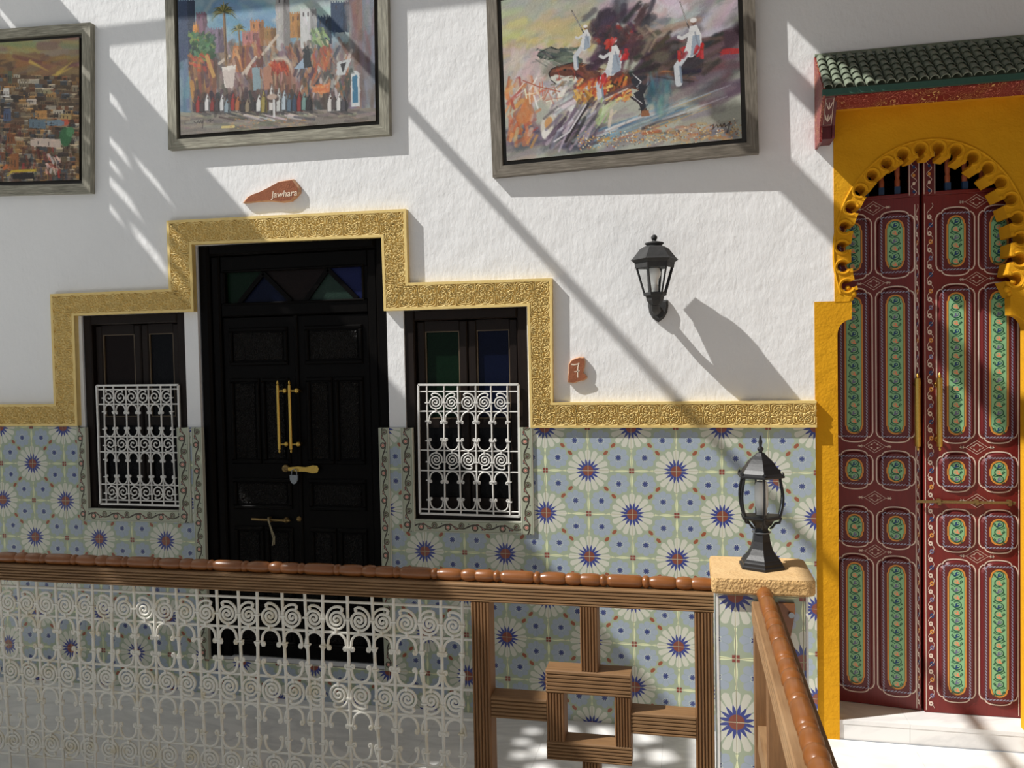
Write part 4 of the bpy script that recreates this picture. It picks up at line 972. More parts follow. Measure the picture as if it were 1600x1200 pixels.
# open head with turned spindles above the leaves
for lf, us, ue in ((L1, -.045, .352), (L2, 0, .425)):
    part('head_rail', MB().bev(us, ue, -.002, .045, 2.295, 2.312, .002), 'red', lf, world=False)
    part('head_rail', MB().bev(us, ue, -.002, .045, 2.56, 2.62, .002), 'red', lf, world=False)
    mx_ = ue if lf is L1 else us; a, b = (ue-.045, ue) if lf is L1 else (us, us+.050)
    pn = MB().bev(a, b, -.002, .045, 2.312, 2.56, .002); part('meeting_stile', pn, 'maroon', lf, world=False)
    sc = MB(); sc.cur = 1; cxm = (a+b)/2
    sc.ribbon([(a+.004, 2.30), (a+.004, 2.56)], .003, -.0035); sc.ribbon([(b-.003, 2.30), (b-.003, 2.56)], .003, -.0035)
    sc.ribbon([(cxm+.010*math.sin(i*.5), 2.30+.004*i) for i in range(65)], .002, -.0035)
    for i in range(7): sc.cur = (6, 1, 3)[i % 3]; sc.poly([(cxm+.006*math.cos(q), 2.315+.036*i+.008*math.sin(q)) for q in (0, .8, 1.6, 2.4, 3.14, 4, 4.71, 5.5)], -.0036)
    link('painted_scrollwork', sc.mesh('painted_scrollwork', SLOTS), lf)
    n_ = 5
    for i in range(n_):
        xx = (us+.02 + (a-us-.03)*(i+.5)/n_) if lf is L1 else (b+.02+(ue-b-.03)*(i+.5)/n_)
        sp = MB().lathe([(.011, 2.345), (.012, 2.375), (.010, 2.38), (.0085, 2.385), (.011, 2.40), (.011, 2.44), (.009, 2.445), (.010, 2.45), (.011, 2.50), (.009, 2.56)], (xx, .022, 0), 10)
        so = part('spindle', sp, 'spindle', lf, True, world=False)
        so2 = MB().box(xx-.0115, xx+.0115, .0105, .0335, 2.312, 2.348)
        part('spindle_foot', so2, 'spindleblue', lf, world=False)
def pull(parent, x, z0, z1, yo, mat='brass', r_=.0095):
    mb = MB().lathe([(.001, z0-.020), (.0055, z0-.014), (.0065, z0-.008), (.0035, z0-.002), (r_*.95, z0), (r_, z0+.01), (r_, z1-.01), (r_*.95, z1), (.0035, z1+.002), (.007, z1+.008), (.0055, z1+.016), (.001, z1+.024)], (x, yo, 0), 12)
    return mb
for lf, xx in ((L1, .338), (L2, .055)):
    part('pull_handle', pull(lf, xx, .155+1.09-.05, .455+1.09-.05, -.036, r_=.0125), 'brass', lf, True, world=False)
    part('handle_mount', MB().lathe([(.014, 0), (.010, -.006), (.006, -.012), (.006, -.032)], (xx-.0, 0, 1.225), 12, 'y').lathe([(.014, 0), (.010, -.006), (.006, -.012), (.006, -.032)], (xx, 0, 1.465), 12, 'y'), 'brass', lf, True, world=False)
bo = part('slide_bolt', MB().tube([(-.035, -.018, -.141+1.09), (.36, -.018, -.141+1.09)], .0065, 8), 'old_brass', L2, True, world=False)
part('bolt_guide', MB().box(.05, .062, -.028, 0, -.141+1.09-.012, -.141+1.09+.012).box(.20, .212, -.028, 0, -.141+1.09-.012, -.141+1.09+.012).box(.33, .342, -.028, 0, -.141+1.09-.012, -.141+1.09+.012), 'old_brass', L2, world=False)

# ------------------------------------------------------------------ black carved door
d1 = root('door_1', 'black carved wooden double door with stained glass transom', 'door', (-1.49, .06, D1[2]), kind='structure')
x0, x1, z0, z1 = D1
part('jamb', MB().bev(x0, x0+.060, .028, .16, z0, z1, .012), 'black', d1); part('jamb', MB().bev(x1-.060, x1, .028, .16, z0, z1, .012), 'black', d1)
part('lintel', MB().bev(x0+.060, x1-.060, .028, .16, z1-.055, z1, .012), 'black', d1)
for a, b in ((x0+.060, x0+.108), (x1-.112, x1-.060)): part('inner_jamb', MB().bev(a, b, .048, .16, z0, z1-.055, .008), 'black', d1)
tz0, tz1 = .768+Z0, z1-.055
lx0, lx1, lm = x0+.108, x1-.112, -1.478
tr_ = part('transom', MB().bev(lx0, lx1, .058, .10, tz0, .838+Z0, .006).bev(lx0, lx1, .058, .10, .995+Z0, tz1, .006).box(lx0, lx0+.03, .058, .10, .838+Z0, .995+Z0).box(lx1-.03, lx1, .058, .10, .838+Z0, .995+Z0), 'black', d1)
ga, gb, gc, gd = lx0+.03, lx1-.03, .838+Z0, .995+Z0
part('transom_moulding', MB().bev(ga-.012, gb+.012, .050, .062, gc-.012, gc, .004).bev(ga-.012, gb+.012, .050, .062, gd, gd+.012, .004).bev(ga-.012, ga, .050, .062, gc, gd, .004).bev(gb, gb+.012, .050, .062, gc, gd, .004), 'black', d1)
T = [(ga+.07, gc), (ga+.21, gd-.01), (ga+.36, gc), (ga+.44, gc), (ga+.565, gd-.005), (gb-.03, gc)]
for i in (0, 1, 3, 4):
    p, q = Vector(T[i]), Vector(T[i+1]); t = (q-p).normalized(); n = Vector((-t.y, t.x))*.011
    part('glazing_bar', MB().prism([tuple(p+n), tuple(q+n), tuple(q-n), tuple(p-n)], .062, .086), 'black', d1)
G = [('green_glass', [(ga, gc), T[0], T[1], (ga+.19, gd), (ga, gd)]), ('blue_glass', [T[0], T[2], T[1]]), ('amber_glass', [T[1], T[2], T[3], T[4], (T[4][0], gd), (T[1][0], gd)]), ('sea_glass', [T[3], T[5], T[4]]), ('cobalt_glass', [T[4], T[5], (gb, gc), (gb, gd), (T[4][0], gd)])]
for g_, P in G: part('stained_pane', MB().prism([tuple(q) for q in P], .076, .080), g_, d1)
def frame4(mb, a, b, c, d, y0, wd):           # raised mitred moulding around a panel
    for sx0, sx1, sz0, sz1 in ((a-wd, b+wd, d, d+wd), (a-wd, b+wd, c-wd, c), (a-wd, a, c, d), (b, b+wd, c, d)): mb.bev(sx0, sx1, y0-.010, y0+.004, sz0, sz1, .005)
    return mb
lz0, lz1 = z0+.006, tz0-.004
for a, b, nm in ((lx0+.002, lm-.001, 'left'), (lm+.001, lx1-.002, 'right')):
    lf = part('door_leaf', MB().bev(a, b, .066, .11, lz0, lz1, .004), 'black', d1)
    m0, m1 = a+.055, b-.055; mid = (m0+m1)/2
    if nm == 'left': m1 -= .012
    else: m0 += .012
    for p, q, r_, s_ in ((m0, m1, .535, .690), (m0, mid-.026, .030, .430), (mid+.026, m1, .030, .430), (m0, m1, -.205, -.085), (m0, mid-.026, -.66, -.335), (mid+.026, m1, -.66, -.335), (m0, m1, -.91, -.74)):
        r_ += Z0; s_ += Z0
        pn = part('door_panel', MB().bev(p+.006, q-.006, .060, .068, r_+.006, s_-.006, .004), 'carved', lf)
        part('panel_moulding', frame4(MB(), p, q, r_, s_, .064, .020), 'black', lf)
    xx = -1.564 if nm == 'left' else -1.500
    hb = pull(lf, xx, .090+Z0, .415+Z0, .018, r_=.0085); part('pull_handle', hb, 'brass', lf, True)
    for zz_ in (.115+Z0, .385+Z0):
        part('handle_boss', MB().ball((xx+.034, .030, zz_), .0145, 12).tube([(xx, .018, zz_), (xx+.034, .028, zz_)], .005, 8).tube([(xx+.034, .03, zz_), (xx+.034, .066, zz_)], .006, 8), 'brass', lf, True)
    if nm == 'left':
        part('hasp_rosette', MB().lathe([(.020, .058), (.018, .048), (.010, .044), (.004, .040)], (-1.552, 0, -.012+Z0), 12, 'y'), 'old_brass', lf)
        part('slide_bolt', MB().tube([(-1.75, .05, -.276+Z0), (-1.535, .05, -.279+Z0)], .006, 8), 'old_brass', lf, True)
        part('bolt_guide', MB().lathe([(.016, .064), (.014, .052), (.006, .040)], (-1.56, 0, -.278+Z0), 10, 'y').box(-1.654, -1.642, .040, .064, -.288+Z0, -.262+Z0), 'old_brass', lf)
    else:
        hp = [(-1.535, -.006), (-1.48, .000), (-1.44, -.004), (-1.40, .006), (-1.375, .004), (-1.366, -.012), (-1.375, -.030), (-1.40, -.034), (-1.44, -.026), (-1.48, -.026), (-1.535, -.022)]
        part('hasp_plate', MB().prism([(p, q+Z0) for p, q in hp], .046, .052), 'brass', lf)
        part('bolt_keep', MB().lathe([(.016, .064), (.013, .052), (.006, .044)], (-1.487, 0, -.270+Z0), 10, 'y'), 'old_brass', lf)
part('meeting_bead', MB().bev(lm-.010, lm+.010, .056, .068, lz0, lz1, .004), 'black', d1)
pk = root('padlock', 'small grey padlock hanging from the brass hasp of the black door', 'padlock', (-1.497, .040, -.07+Z0))
part('lock_body', MB().prism([(-1.519, -.042+Z0), (-1.475, -.042+Z0), (-1.476, -.066+Z0), (-1.484, -.082+Z0), (-1.497, -.088+Z0), (-1.510, -.082+Z0), (-1.518, -.066+Z0)], .030, .044), 'steel', pk)
part('shackle', MB().tube([(-1.511, .037, -.044+Z0)] + [(-1.497-.014*math.cos(math.radians(a)), .037, -.028+.014*math.sin(math.radians(a))+Z0) for a in range(0, 181, 30)] + [(-1.483, .037, -.044+Z0)], .0028, 8), 'steel', pk, True)
m = Mat('jute_cord', lin((150, 140, 112)), .9); n = m.noise(200, 2); m.color(m.mix(n, lin((120, 110, 86)), lin((170, 160, 130)))); MT['cord'] = m.m
cd = MB().tube([(-1.648, .036, -.262+Z0), (-1.640, .032, -.29+Z0), (-1.632, .034, -.33+Z0), (-1.622, .036, -.37+Z0), (-1.628, .036, -.405+Z0)], .0035, 6).tube([(-1.640, .032, -.29+Z0), (-1.625, .032, -.33+Z0), (-1.614, .034, -.36+Z0), (-1.618, .036, -.40+Z0)], .0028, 6).ball((-1.642, .034, -.285+Z0), .007, 8)
tag(part('cord', cd, 'cord', None, True), 'short twist of cord tied to the bolt of the black door', 'cord')

# ================================================================== paintings (drawn stroke by stroke into a colour grid on the canvas mesh)
class Paint:
    def __init__(s, W, Hh, base): s.W, s.H = W, Hh; s.a = np.empty((Hh, W, 3), np.float32); s.a[:] = base; s.Y, s.X = np.mgrid[0:Hh, 0:W].astype(np.float32); s.tf = lambda p: p; s.sc = 1.0
    def _bb(s, x0, x1, y0, y1): return slice(max(0, int(y0)), min(s.H, int(y1)+2)), slice(max(0, int(x0)), min(s.W, int(x1)+2))
    def blend(s, sl, m_, col, al=1.0): m_ = (m_*al)[..., None]; s.a[sl] = s.a[sl]*(1-m_) + np.array(col, np.float32)*m_
    def stroke(s, pts, wd, col, al=1.0, soft=.8, taper=False, dry=0.0):
        P = [s.tf(p) for p in pts]; wd *= s.sc
        xs_ = [p[0] for p in P]; ys_ = [p[1] for p in P]; sl = s._bb(min(xs_)-wd-2, max(xs_)+wd+2, min(ys_)-wd-2, max(ys_)+wd+2)
        X_, Y_ = s.X[sl], s.Y[sl]
        if X_.size == 0: return
        D = np.full(X_.shape, 1e9, np.float32); n = len(P)-1
        for i in range(n):
            (x0, y0), (x1, y1) = P[i], P[i+1]; dx, dy = x1-x0, y1-y0; L = dx*dx+dy*dy+1e-6
            t = np.clip(((X_-x0)*dx+(Y_-y0)*dy)/L, 0, 1); d = np.hypot(X_-x0-t*dx, Y_-y0-t*dy)
            if taper: d = d + wd*.5*((i+t)/n)
            D = np.minimum(D, d)
        m_ = np.clip((wd*.5+soft*.5-D)/max(soft, .01), 0, 1)
        if dry: m_ = m_*(rng.random(m_.shape) > dry)
        s.blend(sl, m_, col, al)
    def poly(s, pts, col, al=1.0):
        P = [s.tf(p) for p in pts]; xs_ = [p[0] for p in P]; ys_ = [p[1] for p in P]; sl = s._bb(min(xs_), max(xs_), min(ys_), max(ys_)); X_, Y_ = s.X[sl], s.Y[sl]
        if X_.size == 0: return
        c = np.zeros(X_.shape, bool)
        for i in range(len(P)):
            (x1, y1), (x2, y2) = P[i-1], P[i]
            if y1 == y2: continue
            c ^= ((y1 > Y_) != (y2 > Y_)) & (X_ < (x2-x1)*(Y_-y1)/(y2-y1)+x1)
        s.blend(sl, c.astype(np.float32), col, al)
    def ell(s, c, rx, ry, col, ang=0, al=1.0, soft=.25):
        c = s.tf(c); rx *= s.sc; ry *= s.sc; R = max(rx, ry)+2; sl = s._bb(c[0]-R, c[0]+R, c[1]-R, c[1]+R); X_, Y_ = s.X[sl]-c[0], s.Y[sl]-c[1]
        if X_.size == 0: return
        ca, sa = math.cos(ang), math.sin(ang); d = np.hypot((X_*ca+Y_*sa)/rx, (-X_*sa+Y_*ca)/ry); s.blend(sl, np.clip((1-d)/soft, 0, 1), col, al)
    def rnd(s, n, x, y, cols, w, L, ang, al=.8, jit=.5, **kw):
        for _ in range(n):
            cx, cy = random.uniform(*x), random.uniform(*y); l = random.uniform(*L)/2; a = math.radians(ang+random.uniform(-jit, jit)*60); c = random.choice(cols)
            s.stroke([(cx-l*math.cos(a), cy-l*math.sin(a)), (cx+l*math.cos(a), cy+l*math.sin(a))], random.uniform(*w), tuple(q+random.uniform(-14, 14) for q in c), random.uniform(al*.6, al), **kw)
    def smear(s, n, w_, L_, ang, jit, al=.7, y=(0, 1)):
        tf, sc = s.tf, s.sc; s.tf = lambda p: p; s.sc = 1.0
        for _ in range(n):
            cx, cy = random.uniform(0, s.W-1), random.uniform(y[0]*s.H, y[1]*s.H-1); a = math.radians(ang+random.uniform(-jit, jit)); l = random.uniform(*L_)/2; c = s.a[int(cy), int(cx)].copy()*random.uniform(.92, 1.08)
            s.stroke([(cx-l*math.cos(a), cy-l*math.sin(a)), (cx, cy+random.uniform(-1, 1)), (cx+l*math.cos(a), cy+l*math.sin(a))], random.uniform(*w_), c, al, 1.2)
        s.tf, s.sc = tf, sc
    def desat(s, k, g=1.0): s.a = (s.a*(1-k) + s.a.mean(-1, keepdims=True)*k)*g
    def grain(s, k): s.a += rng.normal(0, k, s.a.shape[:2])[..., None].astype(np.float32)
def painting(label, pa, cx, cz, tilt, yaw_, k, fm, off):
    fwid, fhei, fr = 1.19, .875, .050
    t = root('painting', label, 'painting', (cx, WY-off, cz+Z0), (0, tilt, yaw_), 'framed paintings on the white wall')
    hw, hh, dp = fwid/2, fhei/2, .034
    for pts, mt_ in (([(-hw,-hh),(hw,-hh),(hw-fr,-hh+fr),(-hw+fr,-hh+fr)], fm), ([(-hw,hh),(-hw+fr,hh-fr),(hw-fr,hh-fr),(hw,hh)], fm), ([(-hw,-hh),(-hw+fr,-hh+fr),(-hw+fr,hh-fr),(-hw,hh)], fm+'_v'), ([(hw,-hh),(hw,hh),(hw-fr,hh-fr),(hw-fr,-hh+fr)], fm+'_v')):
        mb = MB(); mb.prism(pts, -dp, 0); part('frame_rail', mb, mt_, t, world=False)
    part('backing_board', MB().box(-hw+.01, hw-.01, -.012, -.002, -hh+.01, hh-.01), 'canvasback', t, world=False)
    cw, ch = hw-fr-.020, hh-fr-.020
    cv = part('canvas', MB().box(-cw, cw, -.0295, -.010, -ch, ch), 'canvasback', t, world=False)
    A = np.clip(pa.a, 0, 255)/255; A = np.where(A <= .04045, A/12.92, ((A+.055)/1.055)**2.4)*k
    Hh, W_, _ = A.shape
    xx = np.linspace(-cw, cw, W_); zz = np.linspace(ch, -ch, Hh); V = np.stack([np.broadcast_to(xx[None, :], (Hh, W_)), np.full((Hh, W_), -.030), np.broadcast_to(zz[:, None], (Hh, W_))], -1).reshape(-1, 3)
    ii = (np.arange(Hh-1)[:, None]*W_ + np.arange(W_-1)[None, :]).ravel(); F = np.stack([ii, ii+W_, ii+W_+1, ii+1], 1).astype(np.int32)
    me = bpy.data.meshes.new('painted_surface'); me.vertices.add(len(V)); me.vertices.foreach_set('co', V.astype(np.float32).ravel())
    me.loops.add(F.size); me.loops.foreach_set('vertex_index', F.ravel()); me.polygons.add(len(F)); me.polygons.foreach_set('loop_start', np.arange(0, F.size, 4, dtype=np.int32)); me.update(); me.validate()
    ca = me.color_attributes.new('paint', 'FLOAT_COLOR', 'POINT'); rgba = np.ones((len(V), 4), np.float32); rgba[:, :3] = np.clip(A, 0, .95).reshape(-1, 3); ca.data.foreach_set('color', rgba.ravel())
    me.materials.append(MT['oil']); link('painted_surface', me, cv)
    return t
PW, PH = 400, 290
# --- (a) hillside town
pa = Paint(PW, PH, (96, 72, 52)); pa.sc = .357; pa.tf = lambda p: ((p[0]+620)*.357, (p[1]+.09*p[0]-256)*.357)
pa.rnd(220, (-620, 500), (215, 330), [(150, 140, 96), (132, 132, 96), (168, 146, 90), (150, 118, 84), (128, 104, 88)], (20, 50), (90, 220), -4, .8, .2, soft=5)
pa.rnd(120, (-620, 500), (330, 430), [(150, 112, 62), (120, 84, 60), (136, 98, 78), (98, 70, 52)], (14, 40), (60, 180), -4, .8, .3, soft=4)
for q in (((330, 440), (460, 380)), ((360, 420), (456, 350)), ((180, 360), (300, 410))): pa.stroke(q, 22, (204, 172, 74), .8, 4, True)
TC = [(120, 96, 70), (150, 126, 92), (176, 158, 126), (96, 70, 52), (70, 58, 52), (190, 178, 156), (84, 92, 100), (132, 82, 52), (176, 128, 70)]
for row in range(26):
    y_ = 440 + row*24
    for _ in range(46):
        x_ = random.uniform(-620, 500); w_ = random.uniform(18, 74); h_ = random.uniform(12, 34)*(1+row*.02); c = random.choice(TC); dk = .62+.4*random.random()
        pa.poly([(x_, y_), (x_+w_, y_-3), (x_+w_, y_+h_), (x_, y_+h_)], tuple(v_*dk for v_ in c), .9)
        if random.random() < .5: pa.stroke([(x_, y_), (x_+w_, y_-3)], 5, tuple(min(255, v_*1.25) for v_ in c), .8)
        if random.random() < .5:
            for _k in range(3): pa.stroke([(x_+w_*(.2+.25*_k), y_+h_*.4), (x_+w_*(.2+.25*_k), y_+h_*.8)], 5, (40, 32, 30), .8)
pa.rnd(240, (-620, 500), (760, 1060), [(60, 40, 34), (110, 52, 40), (40, 36, 36), (140, 120, 96), (150, 60, 44), (80, 88, 92)], (6, 18), (20, 60), 90, .7, .3)
pa.ell((410, 780), 46, 62, (52, 104, 62)); pa.ell((440, 750), 30, 34, (76, 132, 84)); pa.ell((408, 690), 34, 30, (196, 84, 58))
for x_, y_, w_, h_, c in ((160, 575, 60, 30, (204, 190, 176)), (210, 640, 80, 44, (196, 138, 72)), (130, 600, 40, 30, (180, 150, 110)), (0, 520, 40, 50, (220, 216, 210)), (170, 690, 110, 50, (92, 116, 132)), (290, 690, 110, 30, (110, 136, 156)), (180, 800, 200, 44, (206, 184, 168)), (20, 780, 60, 60, (124, 70, 36)), (40, 900, 60, 90, (150, 88, 44)), (380, 650, 70, 30, (176, 150, 92)), (240, 520, 80, 20, (150, 140, 100)), (0, 640, 50, 70, (70, 86, 120)), (30, 420, 30, 70, (80, 90, 70))):
    pa.poly([(x_, y_), (x_+w_, y_-4), (x_+w_, y_+h_), (x_, y_+h_)], c, .9); pa.stroke([(x_+w_*.25, y_+h_*.4), (x_+w_*.25, y_+h_*.8)], 6, (50, 40, 36), .8); pa.stroke([(x_+w_*.6, y_+h_*.4), (x_+w_*.6, y_+h_*.8)], 6, (50, 40, 36), .8)
pa.stroke([(25, 1025), (60, 998), (150, 990), (215, 985)], 14, (196, 164, 40)); pa.poly([(60, 1010), (200, 1000), (205, 1036), (60, 1045)], (34, 28, 30)); pa.stroke([(0, 990), (20, 970)], 20, (190, 100, 50))
pa.smear(900, (1.5, 3.5), (5, 13), -2, 10, .65, (.35, 1))
pa.stroke([(300, 890), (330, 930), (310, 990)], 16, (200, 190, 180), .8); pa.rnd(26, (280, 380), (900, 1000), [(170, 50, 40), (220, 180, 160)], (6, 14), (14, 34), 60)
pa.desat(.12, 1.08); pa.grain(5)
painting('painting of a hillside town in warm browns, leftmost of the three', pa, -3.155, 1.895, math.radians(2.4), 0.0, 1.05, 'frame_silver', .001)
# --- (b) medina square with minaret
pa = Paint(PW, PH, (120, 160, 184)); pa.sc = .348; pa.tf = lambda p: ((p[0]-135)*.349, (p[1]+(p[0]-140)*.062+40)*.349)
pa.rnd(180, (100, 1300), (-60, 320), [(112, 162, 190), (150, 188, 196), (96, 146, 180), (176, 200, 196)], (22, 60), (60, 200), -30, .6, .5, soft=6)
pa.rnd(110, (560, 1300), (-60, 180), [(178, 200, 196), (190, 204, 196), (160, 190, 190)], (26, 60), (80, 200), -20, .7, .5, soft=6)
pa.rnd(40, (420, 720), (60, 260), [(88, 146, 190), (110, 164, 200)], (30, 60), (60, 140), 10, .5, .5, soft=6)
pa.rnd(420, (180, 1250), (315, 660), [(124, 98, 92), (146, 116, 104), (104, 82, 84), (138, 126, 128), (92, 74, 76), (160, 120, 96)], (20, 44), (50, 130), 80, .9, .4, soft=4)
pa.rnd(120, (180, 1250), (560, 670), [(72, 60, 62), (96, 78, 74), (120, 104, 100)], (16, 34), (40, 100), 80, .8, .4, soft=4)
def house(x0, y0, x1, y1, c, cren=True, win=2):
    pa.poly([(x0, y0), (x1, y0), (x1, y1), (x0, y1)], c); pa.poly([(x0+(x1-x0)*.62, y0), (x1, y0), (x1, y1), (x0+(x1-x0)*.62, y1)], tuple(v_*.75 for v_ in c))
    if cren:
        n = max(3, int((x1-x0)/14))
        for i in range(n): pa.poly([(x0+(x1-x0)*i/n, y0-9), (x0+(x1-x0)*(i+.55)/n, y0-9), (x0+(x1-x0)*(i+.55)/n, y0+1), (x0+(x1-x0)*i/n, y0+1)], c)
    for i in range(win): pa.stroke([(x0+(x1-x0)*(i+.7)/(win+.5), y0+18), (x0+(x1-x0)*(i+.7)/(win+.5), y0+34)], 8, (60, 48, 52), .8)
    pa.rnd(14, (x0, x1), (y0, y1), [c, tuple(v_*1.15 for v_ in c), tuple(v_*.85 for v_ in c)], (6, 14), (20, 50), 90, .5, .3)
house(118, 35, 240, 460, (52, 74, 112), True, 0); house(244, 110, 310, 300, (140, 96, 120)); house(300, 200, 425, 330, (132, 112, 136)); house(224, 170, 262, 260, (226, 140, 50), False, 0)
house(568, 165, 650, 300, (206, 130, 66)); house(650, 205, 720, 300, (170, 120, 60)); house(520, 225, 620, 300, (196, 116, 110)); house(446, 295, 560, 440, (214, 130, 66), False, 2); house(540, 300, 640, 480, (150, 84, 68), False)
house(800, 130, 870, 260, (196, 132, 62)); house(1035, 80, 1150, 240, (44, 70, 106)); house(950, 155, 1040, 300, (64, 88, 118)); pa.poly([(1140, 20), (1260, -10), (1275, 780), (1140, 780)], (150, 120, 110))
pa.poly([(1215, -10), (1282, -30), (1282, 780), (1200, 780)], (124, 132, 146)); pa.rnd(60, (1130, 1275), (0, 720), [(140, 96, 90), (130, 130, 140), (110, 80, 76), (150, 150, 160)], (14, 34), (60, 160), 88, .6, .2, soft=4)
house(720, 30, 800, 330, (176, 172, 168), True, 2); pa.stroke([(758, 30), (758, -40)], 12, (180, 150, 140)); pa.poly([(738, 0), (782, 0), (782, 32), (738, 32)], (170, 160, 156)); pa.stroke([(768, 60), (768, 300)], 10, (120, 112, 110), .6)
house(862, 110, 955, 320, (206, 206, 204), True, 3)
pa.rnd(150, (430, 1140), (300, 560), [(150, 84, 66), (196, 120, 72), (120, 80, 76), (176, 150, 140), (92, 100, 116), (210, 170, 120), (90, 60, 56)], (10, 26), (30, 90), 75, .7, .5)
for p in ([(640, 345), (730, 245)], [(520, 450), (600, 360)], [(380, 390), (440, 350)], [(560, 410), (540, 450)]): pa.stroke(p, 16, (214, 196, 176), .85)
pa.ell((735, 430), 86, 76, (216, 196, 170)); pa.ell((735, 440), 72, 70, (150, 92, 70)); pa.poly([(665, 440), (805, 440), (805, 560), (665, 560)], (150, 92, 70)); pa.poly([(640, 420), (690, 400), (700, 540), (640, 545)], (184, 122, 92))
pa.rnd(70, (690, 785), (395, 455), [(200, 62, 30), (224, 92, 40), (150, 40, 24)], (7, 14), (14, 34), 70, .9); pa.rnd(30, (680, 790), (460, 560), [(90, 56, 48), (190, 150, 120), (120, 80, 66)], (6, 12), (40, 80), 90, .8, .1)
pa.rnd(90, (830, 1140), (330, 580), [(110, 76, 76), (60, 60, 66), (150, 120, 116), (190, 110, 66), (70, 84, 90), (206, 196, 180)], (8, 20), (30, 80), 100, .8, .4)
pa.poly([(820, 430), (890, 360), (900, 430)], (150, 176, 200)); pa.poly([(870, 330), (905, 300), (925, 420), (880, 430)], (50, 56, 60)); pa.poly([(1070, 400), (1150, 380), (1110, 470), (1060, 470)], (196, 200, 200)); pa.poly([(1085, 410), (1120, 400), (1100, 460)], (56, 52, 56))
pa.poly([(1145, 465), (1190, 465), (1190, 640), (1145, 640)], (206, 210, 210)); pa.ell((1168, 470), 24, 26, (206, 210, 210)); pa.poly([(1152, 480), (1180, 470), (1182, 620), (1152, 620)], (50, 122, 162))
pa.rnd(60, (940, 1030), (310, 430), [(206, 106, 50), (190, 80, 50), (150, 100, 80)], (7, 16), (18, 44), 80, .8); pa.rnd(50, (925, 1015), (225, 300), [(150, 176, 110), (90, 120, 80), (196, 206, 150)], (8, 16), (14, 40), 60, .9)
pa.rnd(40, (945, 1005), (520, 560), [(232, 110, 50), (240, 150, 80)], (8, 14), (20, 50), 5, .8)
pa.rnd(60, (190, 360), (360, 660), [(120, 70, 54), (150, 90, 60), (80, 56, 60), (206, 140, 60), (60, 50, 62)], (12, 30), (60, 160), 88, .8, .15); pa.rnd(40, (130, 190), (400, 780), [(110, 146, 166), (84, 120, 150)], (18, 34), (80, 200), 90, .8, .1, soft=4)
pa.rnd(110, (215, 345), (225, 355), [(64, 110, 62), (40, 74, 50), (120, 160, 70), (86, 140, 90)], (12, 24), (12, 34), 40, .9, 1.5); pa.rnd(26, (190, 330), (335, 425), [(210, 56, 40), (224, 96, 50)], (10, 18), (8, 18), 40, .9)
pa.stroke([(305, 350), (345, 460)], 22, (206, 150, 70)); pa.stroke([(210, 490), (222, 590)], 26, (200, 138, 56), .9); pa.poly([(395, 410), (480, 400), (460, 530), (410, 525)], (226, 216, 204)); pa.poly([(390, 430), (470, 420), (500, 470), (480, 560), (430, 550)], (180, 150, 140), .35); pa.poly([(575, 420), (620, 415), (625, 540), (580, 545)], (130, 158, 168))
def palm(x, y, r_, yb, tw):
    pa.stroke([(x, y), (x+6, yb)], tw, (150, 112, 66)); pa.stroke([(x+3, y), (x+9, yb)], tw*.4, (90, 64, 44))
    for i in range(30):
        a = math.radians(-200 + i*220/29 + random.uniform(-6, 6)); l = r_*random.uniform(.75, 1.1); c = random.choice([(92, 96, 34), (150, 138, 48), (60, 70, 34), (176, 156, 70)])
        pa.stroke([(x, y), (x+l*.6*math.cos(a), y+l*.6*math.sin(a)), (x+l*math.cos(a), y+l*math.sin(a)+r_*.28)], 10 if r_ > 60 else 7, c, .95, .8, True)
palm(415, 105, 78, 390, 16); palm(500, 205, 46, 300, 9)
pa.smear(700, (1.2, 3.2), (5, 12), 78, 30, .6, (.2, .8))
pa.poly([(120, 664), (1290, 650), (1290, 800), (120, 810)], (132, 122, 112)); pa.rnd(200, (140, 1280), (655, 800), [(120, 110, 100), (150, 138, 124), (100, 92, 86), (166, 152, 130)], (8, 20), (50, 140), 2, .6, .2)
pa.rnd(26, (420, 960), (650, 700), [(206, 200, 190), (216, 204, 176), (80, 74, 74)], (8, 14), (60, 130), 12, .8, .1); pa.stroke([(390, 745), (460, 742)], 14, (214, 190, 110)); pa.rnd(60, (440, 900), (700, 760), [(206, 150, 80), (190, 120, 70)], (3, 6), (6, 12), 0, .8)
pa.rnd(90, (230, 920), (560, 655), [(48, 42, 46), (70, 56, 56), (96, 60, 54)], (14, 26), (20, 60), 88, .85, .3)
